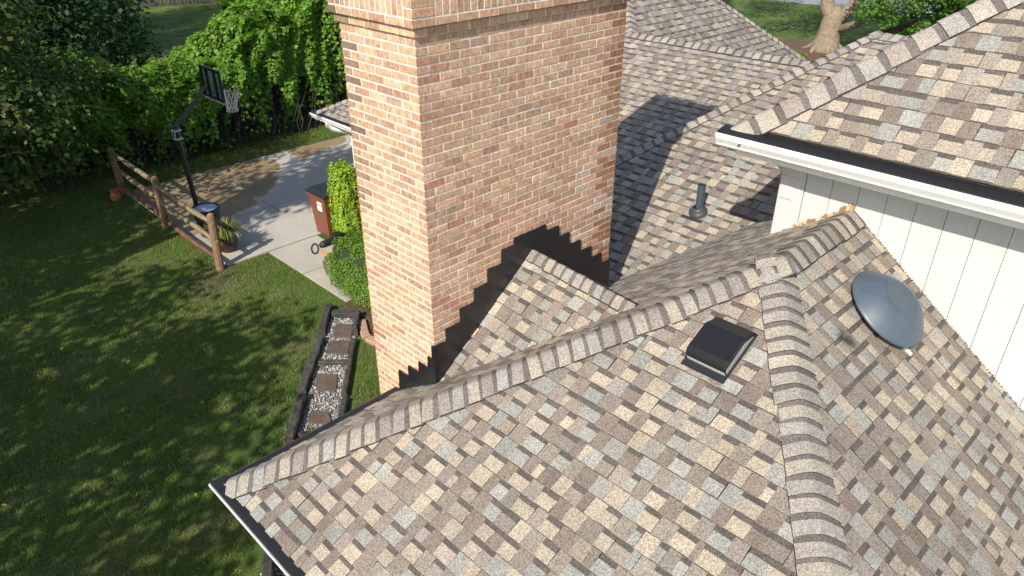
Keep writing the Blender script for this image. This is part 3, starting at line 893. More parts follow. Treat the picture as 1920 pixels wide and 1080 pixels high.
# ------------------------------------------------------------------ ground and paving
mb = MB(); mb.poly([(-400, -400, G), (400, -400, G), (400, 400, G), (-400, 400, G)], (1, 1, 1))
gr = mb.build('ground', LAWN); tag(gr, 'mown lawn around the house, mostly shaded with dry patches', 'lawn', kind='structure')

WET = [(5.63, 14.9), (5.88, 14.38), (5.69, 13.8), (5.28, 13.39), (5.23, 13.08), (5.0, 12.71), (4.33, 12.17), (4.1, 12.09), (3.93, 11.7), (3.46, 11.7), (3.11, 11.5), (2.82, 11.25), (2.14, 11.16), (1.8, 11.1), (1.7, 15.2), (5.0, 15.2)]
WET2 = [(6.34, 15.2), (8.7, 15.2), (8.17, 14.3), (7.22, 14.17), (6.56, 13.9), (6.33, 14.1)]
def inside(P, poly):
    x, y = P[:, 0], P[:, 1]; r = np.zeros(len(P), bool)
    for i in range(len(poly)):
        (x0, y0), (x1, y1) = poly[i], poly[i - 1]
        r ^= ((y0 > y) != (y1 > y)) & (x < (x1 - x0) * (y - y0) / (y1 - y0 + 1e-12) + x0)
    return r
def edge_dist(P, poly):
    d = np.full(len(P), 9.0)
    for i in range(len(poly)):
        a, b = np.array(poly[i]), np.array(poly[i - 1])
        t = np.clip(((P - a) @ (b - a)) / ((b - a) @ (b - a)), 0, 1)
        d = np.minimum(d, np.linalg.norm(P - a - t[:, None] * (b - a), axis=1))
    return d
def slabs(name, xs, ys, top, skip=(), label=None, cat=None):
    """concrete slabs with open control joints; damp patch stored per vertex"""
    V, F = [], []
    g = 0.012
    for i in range(len(xs) - 1):
        for j in range(len(ys) - 1):
            if (i, j) in skip: continue
            x0, x1, y0, y1 = xs[i] + g, xs[i + 1] - g, ys[j] + g, ys[j + 1] - g
            nx, ny = max(2, int((x1 - x0) / 0.12)), max(2, int((y1 - y0) / 0.12))
            b = len(V)
            for a in range(nx + 1):
                for c in range(ny + 1): V.append((x0 + (x1 - x0) * a / nx, y0 + (y1 - y0) * c / ny, top))
            for a in range(nx):
                for c in range(ny): F.append((b + a * (ny + 1) + c, b + (a + 1) * (ny + 1) + c, b + (a + 1) * (ny + 1) + c + 1, b + a * (ny + 1) + c + 1))
            k = len(V)
            V += [(x0, y0, top), (x1, y0, top), (x1, y1, top), (x0, y1, top), (x0, y0, G - .1), (x1, y0, G - .1), (x1, y1, G - .1), (x0, y1, G - .1)]
            for a in range(4): F.append((k + a, k + 4 + a, k + 4 + (a + 1) % 4, k + (a + 1) % 4))
    me = bpy.data.meshes.new(name); me.from_pydata(V, [], F); me.update()
    P = np.array(V)[:, :2]
    w = np.zeros(len(P))
    for pl in (WET, WET2):
        s = np.where(inside(P, pl), 1, -1) * edge_dist(P, pl)
        w = np.maximum(w, np.clip(0.5 + s * 1.6, 0, 1))
    # joints dry first
    for sx in xs: w *= np.where(abs(P[:, 0] - sx) < 0.05, 0.55, 1)
    for sy in ys: w *= np.where(abs(P[:, 1] - sy) < 0.05, 0.55, 1)
    at = me.attributes.new('Wet', 'FLOAT_COLOR', 'POINT')
    c = np.ones((len(P), 4), np.float32); c[:, :3] = w[:, None]; at.data.foreach_set('color', c.ravel())
    me.materials.append(CONC)
    return tag(link(name, me), label, cat, kind='structure')
slabs('driveway', [1.92, 4.12, 6.32, 8.5, 10.7, 12.9, 15.1], [9.25, 11.40, 13.19, 14.88], G + 0.035, label='concrete driveway slabs, partly damp and brown', cat='driveway')
slabs('walkway', [2.83, 4.02], [6.3, 7.84, 9.24], G + 0.030, label='narrow concrete walk from the driveway past the clipped shrubs', cat='walkway')
mb = MB(); mb.box(1.93, 15, 9.26, 14.87, G - 0.1, G + 0.006, (0.06, 0.055, 0.05)); mb.box(2.84, 4.01, 6.31, 9.23, G - 0.1, G + 0.004, (0.06, 0.055, 0.05))
tag(mb.build('driveway_base', DIRT), 'dark joint filling beneath the driveway slabs', 'driveway', kind='structure')
mb = MB(); mb.poly([(44, -60, G + 0.012), (52, -60, G + 0.012), (52, 80, G + 0.012), (44, 80, G + 0.012)], (0.30, 0.29, 0.275))
tag(mb.build('street', MATTE), 'pale street crossing beyond the front lawn', 'street', kind='structure')
mb = MB(); mb.poly([(38.5, -9, G + 0.008), (44, -9, G + 0.008), (44, 9.6, G + 0.008), (40.2, 9.4, G + 0.008)], (0.20, 0.195, 0.19))
tag(mb.build('front_path', MATTE), 'grey paving beyond the front lawn at the upper right', 'path', kind='structure')
def patch(name, cx, cy, rx, ry, z, c, mat, label, cat, n=28):
    mb = MB(); rng.seed(len(name) + int(cx * 10))
    pts = []
    for i in range(n):
        a = 2 * math.pi * i / n; q = 1 + 0.18 * math.sin(3 * a + cx) + rng.uniform(-0.1, 0.1)
        pts.append((cx + rx * q * math.cos(a), cy + ry * q * math.sin(a), z))
    mb.poly(pts, c)
    return tag(mb.build(name, mat), label, cat, kind='structure')
patch('mulch_bed', 30.6, 10.6, 2.5, 2.5, G + 0.02, (0.13, 0.075, 0.045), DIRT, 'brown mulch ring around the old front tree', 'mulch')
mb = MB(); mb.poly([(2.66, 6.29, G + .01), (2.95, 6.31, G + .01), (4.0, 6.31, G + .01), (4.6, 5.0, G + .01), (4.0, 1.2, G + .01), (2.8, 1.2, G + .01), (2.5, 4.9, G + .01), (2.6, 5.5, G + .01)], (0.10, 0.065, 0.045))
tag(mb.build('mulch_bed', DIRT), 'brown mulch under the clipped shrubs by the chimney', 'mulch', kind='structure')

# gravel path
GP = [(2.40, 6.12), (2.72, 5.72), (0.90, 3.55), (-0.9, 1.4), (-1.35, 1.75), (0.05, 3.45)]
mb = MB(); mb.poly([(x, y, G + 0.014) for x, y in GP][::-1], (0.20, 0.19, 0.18)); 
tag(mb.build('path', DIRT), 'gravel bed of the timber edged path', 'path', kind='structure')
P = nr.uniform([-1.4, 1.3], [2.8, 6.2], (34000, 2)); P = P[inside(P, GP)]
V, T, C_ = [], [], []
ico_v = np.array([(1, 0, 0), (-1, 0, 0), (0, 1, 0), (0, -1, 0), (0, 0, 1), (0, 0, -1)], float)
ico_f = np.array([(0, 2, 4), (2, 1, 4), (1, 3, 4), (3, 0, 4), (2, 0, 5), (1, 2, 5), (3, 1, 5), (0, 3, 5)])
n = len(P); s = nr.uniform(0.009, 0.021, (n, 1, 1)) * nr.uniform(0.6, 1.3, (n, 1, 3))
a = nr.uniform(0, 6.28, n); ca, sa = np.cos(a), np.sin(a)
Rz = np.zeros((n, 3, 3)); Rz[:, 0, 0] = ca; Rz[:, 0, 1] = -sa; Rz[:, 1, 0] = sa; Rz[:, 1, 1] = ca; Rz[:, 2, 2] = 1
vv = np.einsum('nij,nkj->nki', Rz, (ico_v[None] + nr.normal(0, 0.18, (n, 6, 3))) * s)
vv += np.c_[P, np.full(n, G + 0.02) + nr.uniform(0, 0.012, n)][:, None]
tt = ico_f[None] + (np.arange(n) * 6)[:, None, None]
pc = np.array([(0.58, 0.58, 0.57), (0.42, 0.42, 0.41), (0.28, 0.275, 0.27), (0.17, 0.165, 0.16), (0.46, 0.44, 0.41), (0.10, 0.10, 0.10)])[nr.integers(0, 6, n)]
gv = fast_mesh('gravel', vv.reshape(-1, 3), tt.reshape(-1, 3), np.repeat(pc, 8, 0), PEB)
tag(gv, 'grey and white pebbles filling the timber edged path', 'gravel', kind='stuff')

# landscape timbers: centre line on top, width, label
def timber(p0, p1, w, label, h=0.15):
    p0, p1 = Vector((p0[0], p0[1], 0)), Vector((p1[0], p1[1], 0)); d = p1 - p0; L = d.length
    mb = MB(); n = 10
    rng.seed(int(L * 1000) + 3)
    rows = []
    for i in range(n + 1):
        x = -L / 2 + L * i / n
        j = lambda: rng.uniform(-0.006, 0.006)
        rows.append([(x, -w / 2 + j(), -0.02), (x, -w / 2 + j(), h - 0.02 + j()), (x, -w / 2 + 0.02, h + j()), (x, w / 2 - 0.02, h + j()), (x, w / 2 + j(), h - 0.02 + j()), (x, w / 2 + j(), -0.02)])
    tj = rng.uniform(0.85, 1.2); c = tuple(tj * a for a in (0.062, 0.058, 0.053))
    for i in range(n):
        for k in range(5): mb.poly([rows[i][k], rows[i + 1][k], rows[i + 1][k + 1], rows[i][k + 1]], c)
    mb.poly(rows[0], c); mb.poly(rows[-1][::-1], c)
    o = mb.build('landscape_timber', WOODT); m = (p0 + p1) / 2
    o.location = (m.x, m.y, G); o.rotation_euler = (0, 0, math.atan2(d.y, d.x))
    return tag(o, label, 'timber', 'old black timbers edging the gravel path')
timber((2.465, 6.30), (1.87, 5.60), 0.13, 'blackened timber on the lawn side of the path, farthest one beside the walkway end')
timber((1.775, 5.47), (0.765, 4.40), 0.14, 'blackened timber on the lawn side of the path, middle of the row', 0.14)
timber((0.69, 4.26), (0.015, 3.47), 0.14, 'blackened split timber on the lawn side, nearest one clear of the roof corner', 0.16)
timber((-0.1, 3.32), (-0.75, 2.58), 0.13, 'blackened timber end just showing past the roof edge beside the path', 0.10)
timber((-1.12, 1.95), (-1.5, 1.3), 0.13, 'blackened timber under the front gutter corner at the bottom of the photo', 0.15)
timber((2.37, 6.03), (2.68, 5.68), 0.14, 'short cross timber closing the far end of the gravel path', 0.14)
timber((1.385, 4.905), (1.725, 4.575), 0.09, 'cross timber between the paired and the single stepping stones', 0.10)
timber((0.22, 3.56), (0.62, 3.16), 0.10, 'cross timber at the near end of the path by the gutter', 0.10)
timber((2.69, 5.70), (2.29, 5.21), 0.09, 'short upright edged timber on the chimney side at the far end of the path', 0.17)
timber((2.16, 5.06), (1.18, 3.86), 0.09, 'long grey-black timber on the chimney side of the path', 0.11)
timber((1.135, 3.78), (0.3, 2.80), 0.10, 'grey-black timber on the chimney side running under the eave', 0.11)
# stepping stones
def stone(pts, label, round_=False):
    mb = MB(); rng.seed(int(pts[0][0] * 100))
    c = Vector((sum(p[0] for p in pts) / 4, sum(p[1] for p in pts) / 4, 0))
    out = []
    for i in range(4):
        a, b = Vector((*pts[i], 0)), Vector((*pts[(i + 1) % 4], 0))
        for t in (0.06, 0.3, 0.5, 0.7, 0.94):
            q = a.lerp(b, t)
            k = 1.0
            if round_ and i in (0, 3, 1): k = 1 - 0.14 * abs(t - 0.5) * 2
            out.append((c + (q - c) * (k + rng.uniform(-0.02, 0.02))) - c)
    mb.prism([(p.x, p.y, 0.0) for p in out], (0, 0, 0.055), tuple(a * (0.9 + 0.3 * (len(label) % 5) / 5) for a in (0.105, 0.076, 0.060)))
    o = mb.build('stepping_stone', STONE, bevel=0.008); o.location = (c.x, c.y, G)
    return tag(o, label, 'stepping stone', 'brown stepping stones in the gravel path')
stone([(2.25, 5.75), (2.44, 5.52), (2.17, 5.14), (1.97, 5.43)][::-1], 'rust brown stepping stone nearest the far cross timber')
stone([(1.86, 5.36), (2.13, 5.11), (1.86, 4.79), (1.60, 5.07)][::-1], 'brown stepping stone butted against the farthest one')
stone([(1.19, 4.67), (1.43, 4.43), (1.18, 4.08), (0.95, 4.31)][::-1], 'square dark brown stepping stone alone in the white gravel')
stone([(0.60, 3.94), (0.82, 3.76), (0.70, 3.44), (0.44, 3.71)], 'rounded dark stepping stone nearest the roof edge', True)
# curved clay edging by the chimney
def edging(pts, label):
    mb = MB(); pts = [Vector((*p, 0)) for p in pts]
    rows = []
    for i, p in enumerate(pts):
        t = (pts[min(i + 1, len(pts) - 1)] - pts[max(i - 1, 0)]).normalized(); nn = Vector((-t.y, t.x, 0))
        rows.append([p + nn * 0.075 + Vector((0, 0, G - .02)), p + nn * 0.075 + Vector((0, 0, G + .06)), p + nn * 0.06 + Vector((0, 0, G + .075)), p - nn * 0.06 + Vector((0, 0, G + .075)), p - nn * 0.075 + Vector((0, 0, G + .06)), p - nn * 0.075 + Vector((0, 0, G - .02))])
    c = rng.choice([(0.42, 0.26, 0.19), (0.47, 0.34, 0.26)])
    for i in range(len(rows) - 1):
        for k in range(5): mb.poly([rows[i][k], rows[i + 1][k], rows[i + 1][k + 1], rows[i][k + 1]], c)
    mb.poly(rows[0], c); mb.poly(rows[-1][::-1], c)
    l = tuple(pts[len(pts) // 2]); l = (l[0], l[1], G)
    return tag(mb.build('edging_block', TERRA, loc=l), label, 'edging block', 'curved clay edging blocks at the chimney foot')
edging([(2.63, 5.50), (2.56, 5.36), (2.47, 5.20), (2.41, 5.06), (2.39, 4.98)], 'curved pinkish edging block nearest the timber path')
edging([(2.395, 4.95), (2.40, 4.87), (2.42, 4.78), (2.46, 4.68), (2.52, 4.58)], 'curved pale edging block running behind the chimney corner')

# ------------------------------------------------------------------ grass blades and fallen leaves
def blades(n, box, avoid, hmin, hmax, name, label):
    P = nr.uniform(box[0], box[1], (n, 2))
    for pl in avoid: P = P[~inside(P, pl)]
    # thin out in worn spots
    wv = np.sin(P[:, 0] * 1.7 + 1.3 * np.sin(P[:, 1] * 0.9)) * np.sin(P[:, 1] * 1.3 + 0.7 * P[:, 0])
    P = P[wv + nr.normal(0, 0.45, len(P)) < 0.75]
    m = len(P); h = nr.uniform(hmin, hmax, m); a = nr.uniform(0, 6.28, m)
    w = nr.uniform(0.004, 0.008, m)
    b0 = np.c_[P[:, 0] - w * np.cos(a), P[:, 1] - w * np.sin(a), np.full(m, G)]
    b1 = np.c_[P[:, 0] + w * np.cos(a), P[:, 1] + w * np.sin(a), np.full(m, G)]
    ln = nr.normal(0, 0.6, (m, 2)) * h[:, None]
    tp = np.c_[P + ln, G + h]
    V = np.stack([b0, b1, tp], 1).reshape(-1, 3); T = np.arange(3 * m).reshape(-1, 3)
    pal = np.array([(0.095, 0.178, 0.032), (0.120, 0.21, 0.038), (0.18, 0.245, 0.052), (0.28, 0.265, 0.095), (0.082, 0.155, 0.032)])
    patchy = np.clip(0.5 + 0.5 * np.sin(P[:, 0] * 2.1 + np.sin(P[:, 1] * 1.7)) * np.sin(P[:, 1] * 1.4 + 0.5), 0, 1)
    c = pal[nr.integers(0, 5, m)] * (0.85 + 0.3 * patchy[:, None])
    return tag(fast_mesh(name, V, T, c, GRSS), label, 'grass', kind='stuff')
drv = [(1.88, 9.22), (15.5, 9.22), (15.5, 14.92), (1.88, 14.92)]
wlk = [(2.8, 6.28), (4.05, 6.28), (4.05, 9.3), (2.8, 9.3)]
GPo = [(2.45, 6.38), (2.86, 5.72), (0.98, 3.40), (-0.9, 1.2), (-1.6, 1.75), (-0.05, 3.50)]
blades(190000, ((-5.0, 1.0), (3.0, 16.2)), [drv, wlk, GPo], 0.025, 0.065, 'grass', 'short mown grass blades of the shaded back lawn')
blades(26000, ((1.9, 14.9), (12, 16.2)), [drv], 0.04, 0.10, 'grass', 'strip of grass between the driveway and the vine hedge')

lc = [(0.42, 0.34, 0.05), (0.36, 0.25, 0.06), (0.24, 0.26, 0.06), (0.22, 0.14, 0.06)]
lms = []
for k in range(4):
    P1 = np.array([[0, 0, 0.0]]); 
    mb = MB()
    s = 0.05
    pts = [(-s, 0, 0.004), (-s * 0.3, -s * 0.55, 0.012), (s * 0.5, -s * 0.4, 0.008), (s, 0, 0.016), (s * 0.5, s * 0.42, 0.018), (-s * 0.3, s * 0.55, 0.02)]
    mid = (0, 0, 0.002)
    for i in range(6): mb.poly([mid, pts[i], pts[(i + 1) % 6]], lc[k])
    o = mb.build('fallen_leaf', LEAF); lms.append(o)
rng.seed(123)
used = 0
while used < 84:
    x, y = rng.uniform(-3.8, 1.7), rng.uniform(3.0, 14.5)
    if rng.random() > math.exp(-((x + 1.2) / 1.5) ** 2) * math.exp(-((y - 9.0) / 3.2) ** 2) + 0.10: continue
    if inside(np.array([[x, y]]), GPo)[0]: continue
    k = rng.choice([0, 0, 0, 1, 1, 2, 3])
    o = lms[used] if used < 4 else lms[k].copy()
    if used >= 4: COL.objects.link(o)
    o.location = (x, y, G + rng.uniform(0.045, 0.06)); o.rotation_euler = (rng.uniform(-0.5, 0.5), rng.uniform(-0.5, 0.5), rng.uniform(0, 6.28))
    sc = rng.uniform(0.5, 0.95); o.scale = (sc, sc, sc)
    tag(o, 'small yellow fallen leaf lying on the shaded lawn', 'fallen leaf', 'yellow leaves fallen on the lawn')
    used += 1

# ------------------------------------------------------------------ fence, hoop, bins, pots, tool
fence = empty('split_rail_fence', (1.82, 12.0, G), 'weathered split rail fence of three posts along the driveway edge', 'fence')
PO = [(1.80, 9.24, 1.24, 0.02), (1.82, 12.02, 1.26, 0.0), (1.86, 14.86, 1.22, -0.03)]
rng.seed(8)
for (x, y, h, l) in PO:
    mb = MB()
    path = [(x + l * -2 * (1 - t), y, G - 0.1 + (h + 0.1) * t) for t in (0, 0.35, 0.7, 0.93, 0.98, 1.0)]
    mb.tube(path, [0.085, 0.082, 0.08, 0.078, 0.065, 0.03], 9, (0.25, 0.155, 0.09))
    mb.build('post', WOODF, fence)
for (a, b) in ((0, 1), (1, 2)):
    for k, hh in enumerate((1.07, 0.68, 0.26)):
        x0, y0, x1, y1 = PO[a][0], PO[a][1], PO[b][0], PO[b][1]
        s = rng.uniform(-0.03, 0.03)
        path = []
        for t in (-0.035, 0.02, 0.3, 0.6, 0.98, 1.035):
            path.append((x0 + (x1 - x0) * t + (0.012 if a else -0.012), y0 + (y1 - y0) * t, G + hh + s * math.sin(t * 3.1) - 0.02 * math.sin(math.pi * t) + (0.025 if a else -0.025)))
        r = [0.03, 0.04, 0.055, 0.052, 0.04, 0.03]
        mb = MB(); mb.tube(path, r, 6, [(0.27, 0.20, 0.125), (0.27, 0.20, 0.125), (0.16, 0.075, 0.05)][k])
        mb.build('rail', WOODF, fence)

hoop = empty('basketball_hoop', (2.43, 11.53, G), 'black pole basketball hoop with clear backboard leaning over the driveway', 'basketball hoop')
BK = (0.012, 0.012, 0.014)
mb = MB(); mb.tube([(2.43, 11.53, G + .02), (2.32, 11.50, -3.62)], 0.056, 4, BK, squash=(1, 0, 0)); mb.build('pole', PLAST, hoop)
mb = MB(); mb.tube([(2.26, 11.48, -3.86), (2.36, 11.48, -3.60), (3.18, 11.49, -2.90)], 0.05, 4, BK, squash=(0, 1, 0)); mb.build('arm', PLAST, hoop)
mb = MB()
for zz in (-3.72, -3.90): mb.box(2.25, 2.41, 11.41, 11.58, zz, zz + 0.022, (0.55, 0.55, 0.55))
for yy in (11.41, 11.565): mb.box(2.25, 2.262, yy, yy + 0.014, -3.90, -3.70, (0.5, 0.5, 0.5))
mb.build('collar', PAINT, hoop)
BX = 3.28; y0, y1, z0, z1 = 11.02, 11.95, -3.22, -2.55
mb = MB()
for (a, b, c, d) in ((y0, y1, z0, z0 + .05), (y0, y1, z1 - .05, z1), (y0, y0 + .05, z0 + .05, z1 - .05), (y1 - .05, y1, z0 + .05, z1 - .05), (11.27, 11.33, z0 + .05, z1 - .05), (11.64, 11.70, z0 + .05, z1 - .05)):
    mb.box(BX - 0.02, BX + 0.02, a, b, c, d, BK)
bf = mb.build('backboard_frame', PLAST, hoop)
gm, gnt, gb = mat_base('acrylic')
gb.inputs['Base Color'].default_value = (0.35, 0.45, 0.50, 1); gb.inputs['Roughness'].default_value = 0.15; gb.inputs['Transmission Weight'].default_value = 0.75; gb.inputs['IOR'].default_value = 1.3
mb = MB(); mb.box(BX + 0.022, BX + 0.03, y0 + .01, y1 - .01, z0 + .01, z1 - .01, (0.4, 0.5, 0.55)); mb.build('backboard', gm, hoop)
mb = MB(); mb.box(BX + .03, BX + .06, y0 - .005, y0 + 0.12, z0 - .01, z0 + 0.25, (0.62, 0.64, 0.66)); 
mb.box(BX - 0.03, BX + 0.05, y0, y1, z0 - 0.03, z0, (0.35, 0.33, 0.32)); mb.build('edge_padding', MATTE, hoop)
rc = Vector((3.62, 11.48, -3.09)); rr = 0.21
mb = MB(); mb.tube([rc + Vector((rr * math.cos(a), rr * math.sin(a), 0)) for a in np.linspace(0, 2 * math.pi, 25)], 0.011, 6, (0.30, 0.06, 0.02), cap=False)
mb.box(BX + .03, rc.x - rr + 0.01, 11.43, 11.53, -3.12, -3.09, (0.30, 0.06, 0.02)); mb.build('rim', PAINT, hoop)
mb = MB()
prof = [(0.21, 0), (0.17, -0.16), (0.13, -0.28), (0.11, -0.38), (0.12, -0.47)]
for k in range(12):
    for sg in (1, -1):
        pts = []
        for i, (r, h) in enumerate(prof):
            a = 2 * math.pi * k / 12 + sg * i * 0.26
            pts.append(rc + Vector((r * math.cos(a), r * math.sin(a), h)))
        mb.tube(pts, 0.0075, 4, (0.72, 0.71, 0.68), cap=False)
mb.build('net', MATTE, hoop)

def wheeled_bin():
    b = empty('wheeled_bin', (4.36, 9.18, G), 'brown wheeled refuse bin with black lid behind the bright green shrub', 'bin')
    cx, cy = 4.36, 9.14
    mb = MB()
    def ringp(w, d, z): return [(cx - w, cy - d, z), (cx + w, cy - d, z), (cx + w, cy + d, z), (cx - w, cy + d, z)]
    rs = [ringp(.235, .25, G + .04), ringp(.265, .29, G + .62), ringp(.275, .30, G + .63), ringp(.295, .325, G + .93), ringp(.315, .345, G + .94), ringp(.315, .345, G + 1.0)]
    c = (0.19, 0.062, 0.032)
    for r0, r1 in zip(rs[:-1], rs[1:]):
        for i in range(4): mb.poly([r0[i], r0[(i + 1) % 4], r1[(i + 1) % 4], r1[i]], c)
    mb.poly(rs[-1], c); mb.poly(rs[0][::-1], c)
    mb.build('body', PLAST, b, bevel=0.02)
    mb = MB()
    mb.box(cx - .33, cx + .33, cy - .36, cy + .36, G + 1.0, G + 1.035, (0.02, 0.022, 0.026))
    mb.prism([(cx - .30, cy - .33, G + 1.035), (cx + .30, cy - .33, G + 1.035), (cx + .22, cy - .33, G + 1.085), (cx - .22, cy - .33, G + 1.085)], (0, .66, 0), (0.02, 0.022, 0.026))
    mb.build('lid', PLAST, b, bevel=0.012)
    mb = MB(); mb.box(cx - .301, cx - .288, cy - .20, cy - .02, G + .66, G + .86, (0.75, 0.75, 0.73)); mb.box(cx - .304, cx - .290, cy - .20, cy - .02, G + .79, G + .805, (0.05, 0.05, 0.06)); mb.build('sticker', MATTE, b)
    for s in (-1, 1):
        mb = MB(); mb.tube([(cx + .27, cy + s * .22, G + .12), (cx + .27, cy + s * .28, G + .12)], 0.12, 18, (0.02, 0.02, 0.02)); mb.build('wheel', PLAST, b)
    mb = MB(); mb.tube([(cx + .33, cy - .25, G + .97), (cx + .39, cy - .25, G + .97), (cx + .39, cy + .25, G + .97), (cx + .33, cy + .25, G + .97)], 0.016, 8, (0.02, 0.02, 0.02)); mb.build('handle', PLAST, b)
wheeled_bin()

can = empty('barrel', (2.36, 10.92, G), 'black barrel with pale blue lid standing behind the fence', 'barrel')
mb = MB(); mb.lathe([(0.0, 0.036), (0.20, 0.036), (0.21, 0.06), (0.27, 0.55), (0.285, 0.60), (0.29, 0.66), (0.285, 0.69), (0.262, 0.69), (0.26, 0.655)], (2.36, 10.92, G), None, 32, (0.015, 0.017, 0.022)); mb.build('body', PLAST, can, smooth=True, angle=50)
mb = MB(); mb.lathe([(0.262, 0.655), (0.25, 0.672), (0.2, 0.668), (0.0, 0.672)], (2.36, 10.92, G), None, 32, (0.36, 0.42, 0.52)); mb.build('lid', PAINT, can, smooth=True)

pot = empty('planter', (2.26, 9.90, G), 'dark maroon bowl planter of yellow green grass behind the nearest fence post', 'planter')
mb = MB(); mb.lathe([(0.0, 0.036), (0.13, 0.036), (0.16, 0.06), (0.225, 0.20), (0.24, 0.30), (0.225, 0.335), (0.205, 0.335), (0.20, 0.30), (0.0, 0.29)], (2.26, 9.9, G), None, 28, (0.055, 0.028, 0.024)); mb.build('pot', PLAST, pot, smooth=True, angle=50)
V, T, c = [], [], []
for i in range(420):
    a = rng.uniform(0, 6.28); r = rng.uniform(0, .16); L = rng.uniform(.25, .52); out = rng.uniform(.1, .42); w = rng.uniform(.006, .011)
    b = np.array([2.26 + r * math.cos(a), 9.9 + r * math.sin(a), G + .30]); dr = np.array([math.cos(a + rng.uniform(-.5, .5)), math.sin(a), 0]); sd = np.array([-dr[1], dr[0], 0]) * w
    pts = [b, b + dr * out * .35 + [0, 0, L * .62], b + dr * out * .75 + [0, 0, L * .8], b + dr * out * 1.1 + [0, 0, L * rng.uniform(.1, .62)]]
    k = len(V)
    for q, ww in zip(pts, (1, .9, .7, .1)): V += [q - sd * ww, q + sd * ww]
    col = rng.choice([(0.20, 0.22, 0.05), (0.14, 0.19, 0.04), (0.28, 0.26, 0.09), (0.34, 0.28, 0.15), (0.10, 0.15, 0.03)])
    for q in range(3): T += [(k + 2 * q, k + 2 * q + 1, k + 2 * q + 3), (k + 2 * q, k + 2 * q + 3, k + 2 * q + 2)]; c += [col, col]
fast_mesh('foliage', V, T, c, GRSS, pot)

jar = MB(); jar.lathe([(0.0, 0.0), (0.09, 0.0), (0.125, 0.06), (0.13, 0.14), (0.10, 0.20), (0.09, 0.22), (0.115, 0.25), (0.12, 0.275), (0.095, 0.275), (0.085, 0.22), (0.0, 0.2)], (0, 0, 0), None, 28, (0.40, 0.15, 0.075))
for a in (0.4, 2.5, 4.6): jar.box(-.02, .02, .12, .15, .09, .14, (0.30, 0.10, 0.05), Matrix.Rotation(a, 4, 'Z'))
o = jar.build('clay_jar', TERRA, smooth=True, angle=50); o.location = (1.62, 14.55, G)
tag(o, 'small terracotta strawberry jar on the lawn beside the farthest fence post', 'clay jar')

tool = empty('garden_tool', (3.7, 8.2, G), 'black garden power tool with loop handle and orange shaft lying by the walkway', 'garden tool')
tz = -5.60
mb = MB(); mb.tube([(3.38, 8.02, tz), (3.45, 8.0, tz + .02), (3.8, 8.0, tz + .03), (4.1, 8.0, tz + .02), (4.3, 8.0, tz)], [.04, .075, .08, .085, .07], 12, (0.015, 0.015, 0.017)); mb.box(3.7, 3.9, 7.92, 8.08, tz + .08, tz + .16, (0.015, 0.015, 0.017)); mb.tube([(3.9, 8.0, tz), (3.9, 8.0, G + .03)], 0.05, 8, (0.015, 0.015, 0.017)); mb.build('body', PLAST, tool)
mb = MB(); ctr = Vector((3.25, 7.98, tz + .0))
mb.tube([ctr + Vector((.04 * math.cos(a), .12 * math.sin(a), .09 * math.cos(a))) for a in np.linspace(0, 2 * math.pi, 21)], 0.018, 7, (0.015, 0.015, 0.017), cap=False); mb.build('loop_handle', PLAST, tool)
mb = MB(); mb.tube([(3.30, 7.86, tz - .03), (3.34, 7.70, tz - .08), (3.38, 7.6, G + .05)], 0.028, 8, (0.55, 0.24, 0.05)); mb.build('shaft', PLAST, tool)

# ------------------------------------------------------------------ vegetation
GREEN = [(0.11, 0.24, 0.022), (0.105, 0.245, 0.022), (0.13, 0.27, 0.028), (0.08, 0.195, 0.03), (0.155, 0.29, 0.028)]
LIME = [(0.16, 0.30, 0.026), (0.20, 0.33, 0.03), (0.13, 0.27, 0.026), (0.24, 0.35, 0.04)]
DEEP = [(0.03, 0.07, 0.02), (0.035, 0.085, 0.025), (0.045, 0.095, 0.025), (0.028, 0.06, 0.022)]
OLIVE = [(0.085, 0.13, 0.025), (0.07, 0.13, 0.03), (0.12, 0.14, 0.028), (0.06, 0.12, 0.028), (0.08, 0.14, 0.03), (0.06, 0.11, 0.03), (0.16, 0.15, 0.03)]

def trunk(mb, base, top, r0, r1, bend=0.3, c=(0.11, 0.085, 0.065), seg=8, n=10, flare=1.5):
    base, top = Vector(base), Vector(top); path, rad = [], []
    k = rng.uniform(0, 6)
    for i in range(seg + 1):
        t = i / seg
        p = base.lerp(top, t) + Vector((math.sin(t * 3 + k) - math.sin(k) * (1 - t), math.cos(t * 2.3 + k) - math.cos(k) * (1 - t), 0)) * bend * t * (1 - t) * 2
        path.append(p); rad.append((r0 + (r1 - r0) * t) * (1 + (flare - 1) * max(0, 1 - t * 6)))
    mb.tube(path, rad, n, c)
    return path

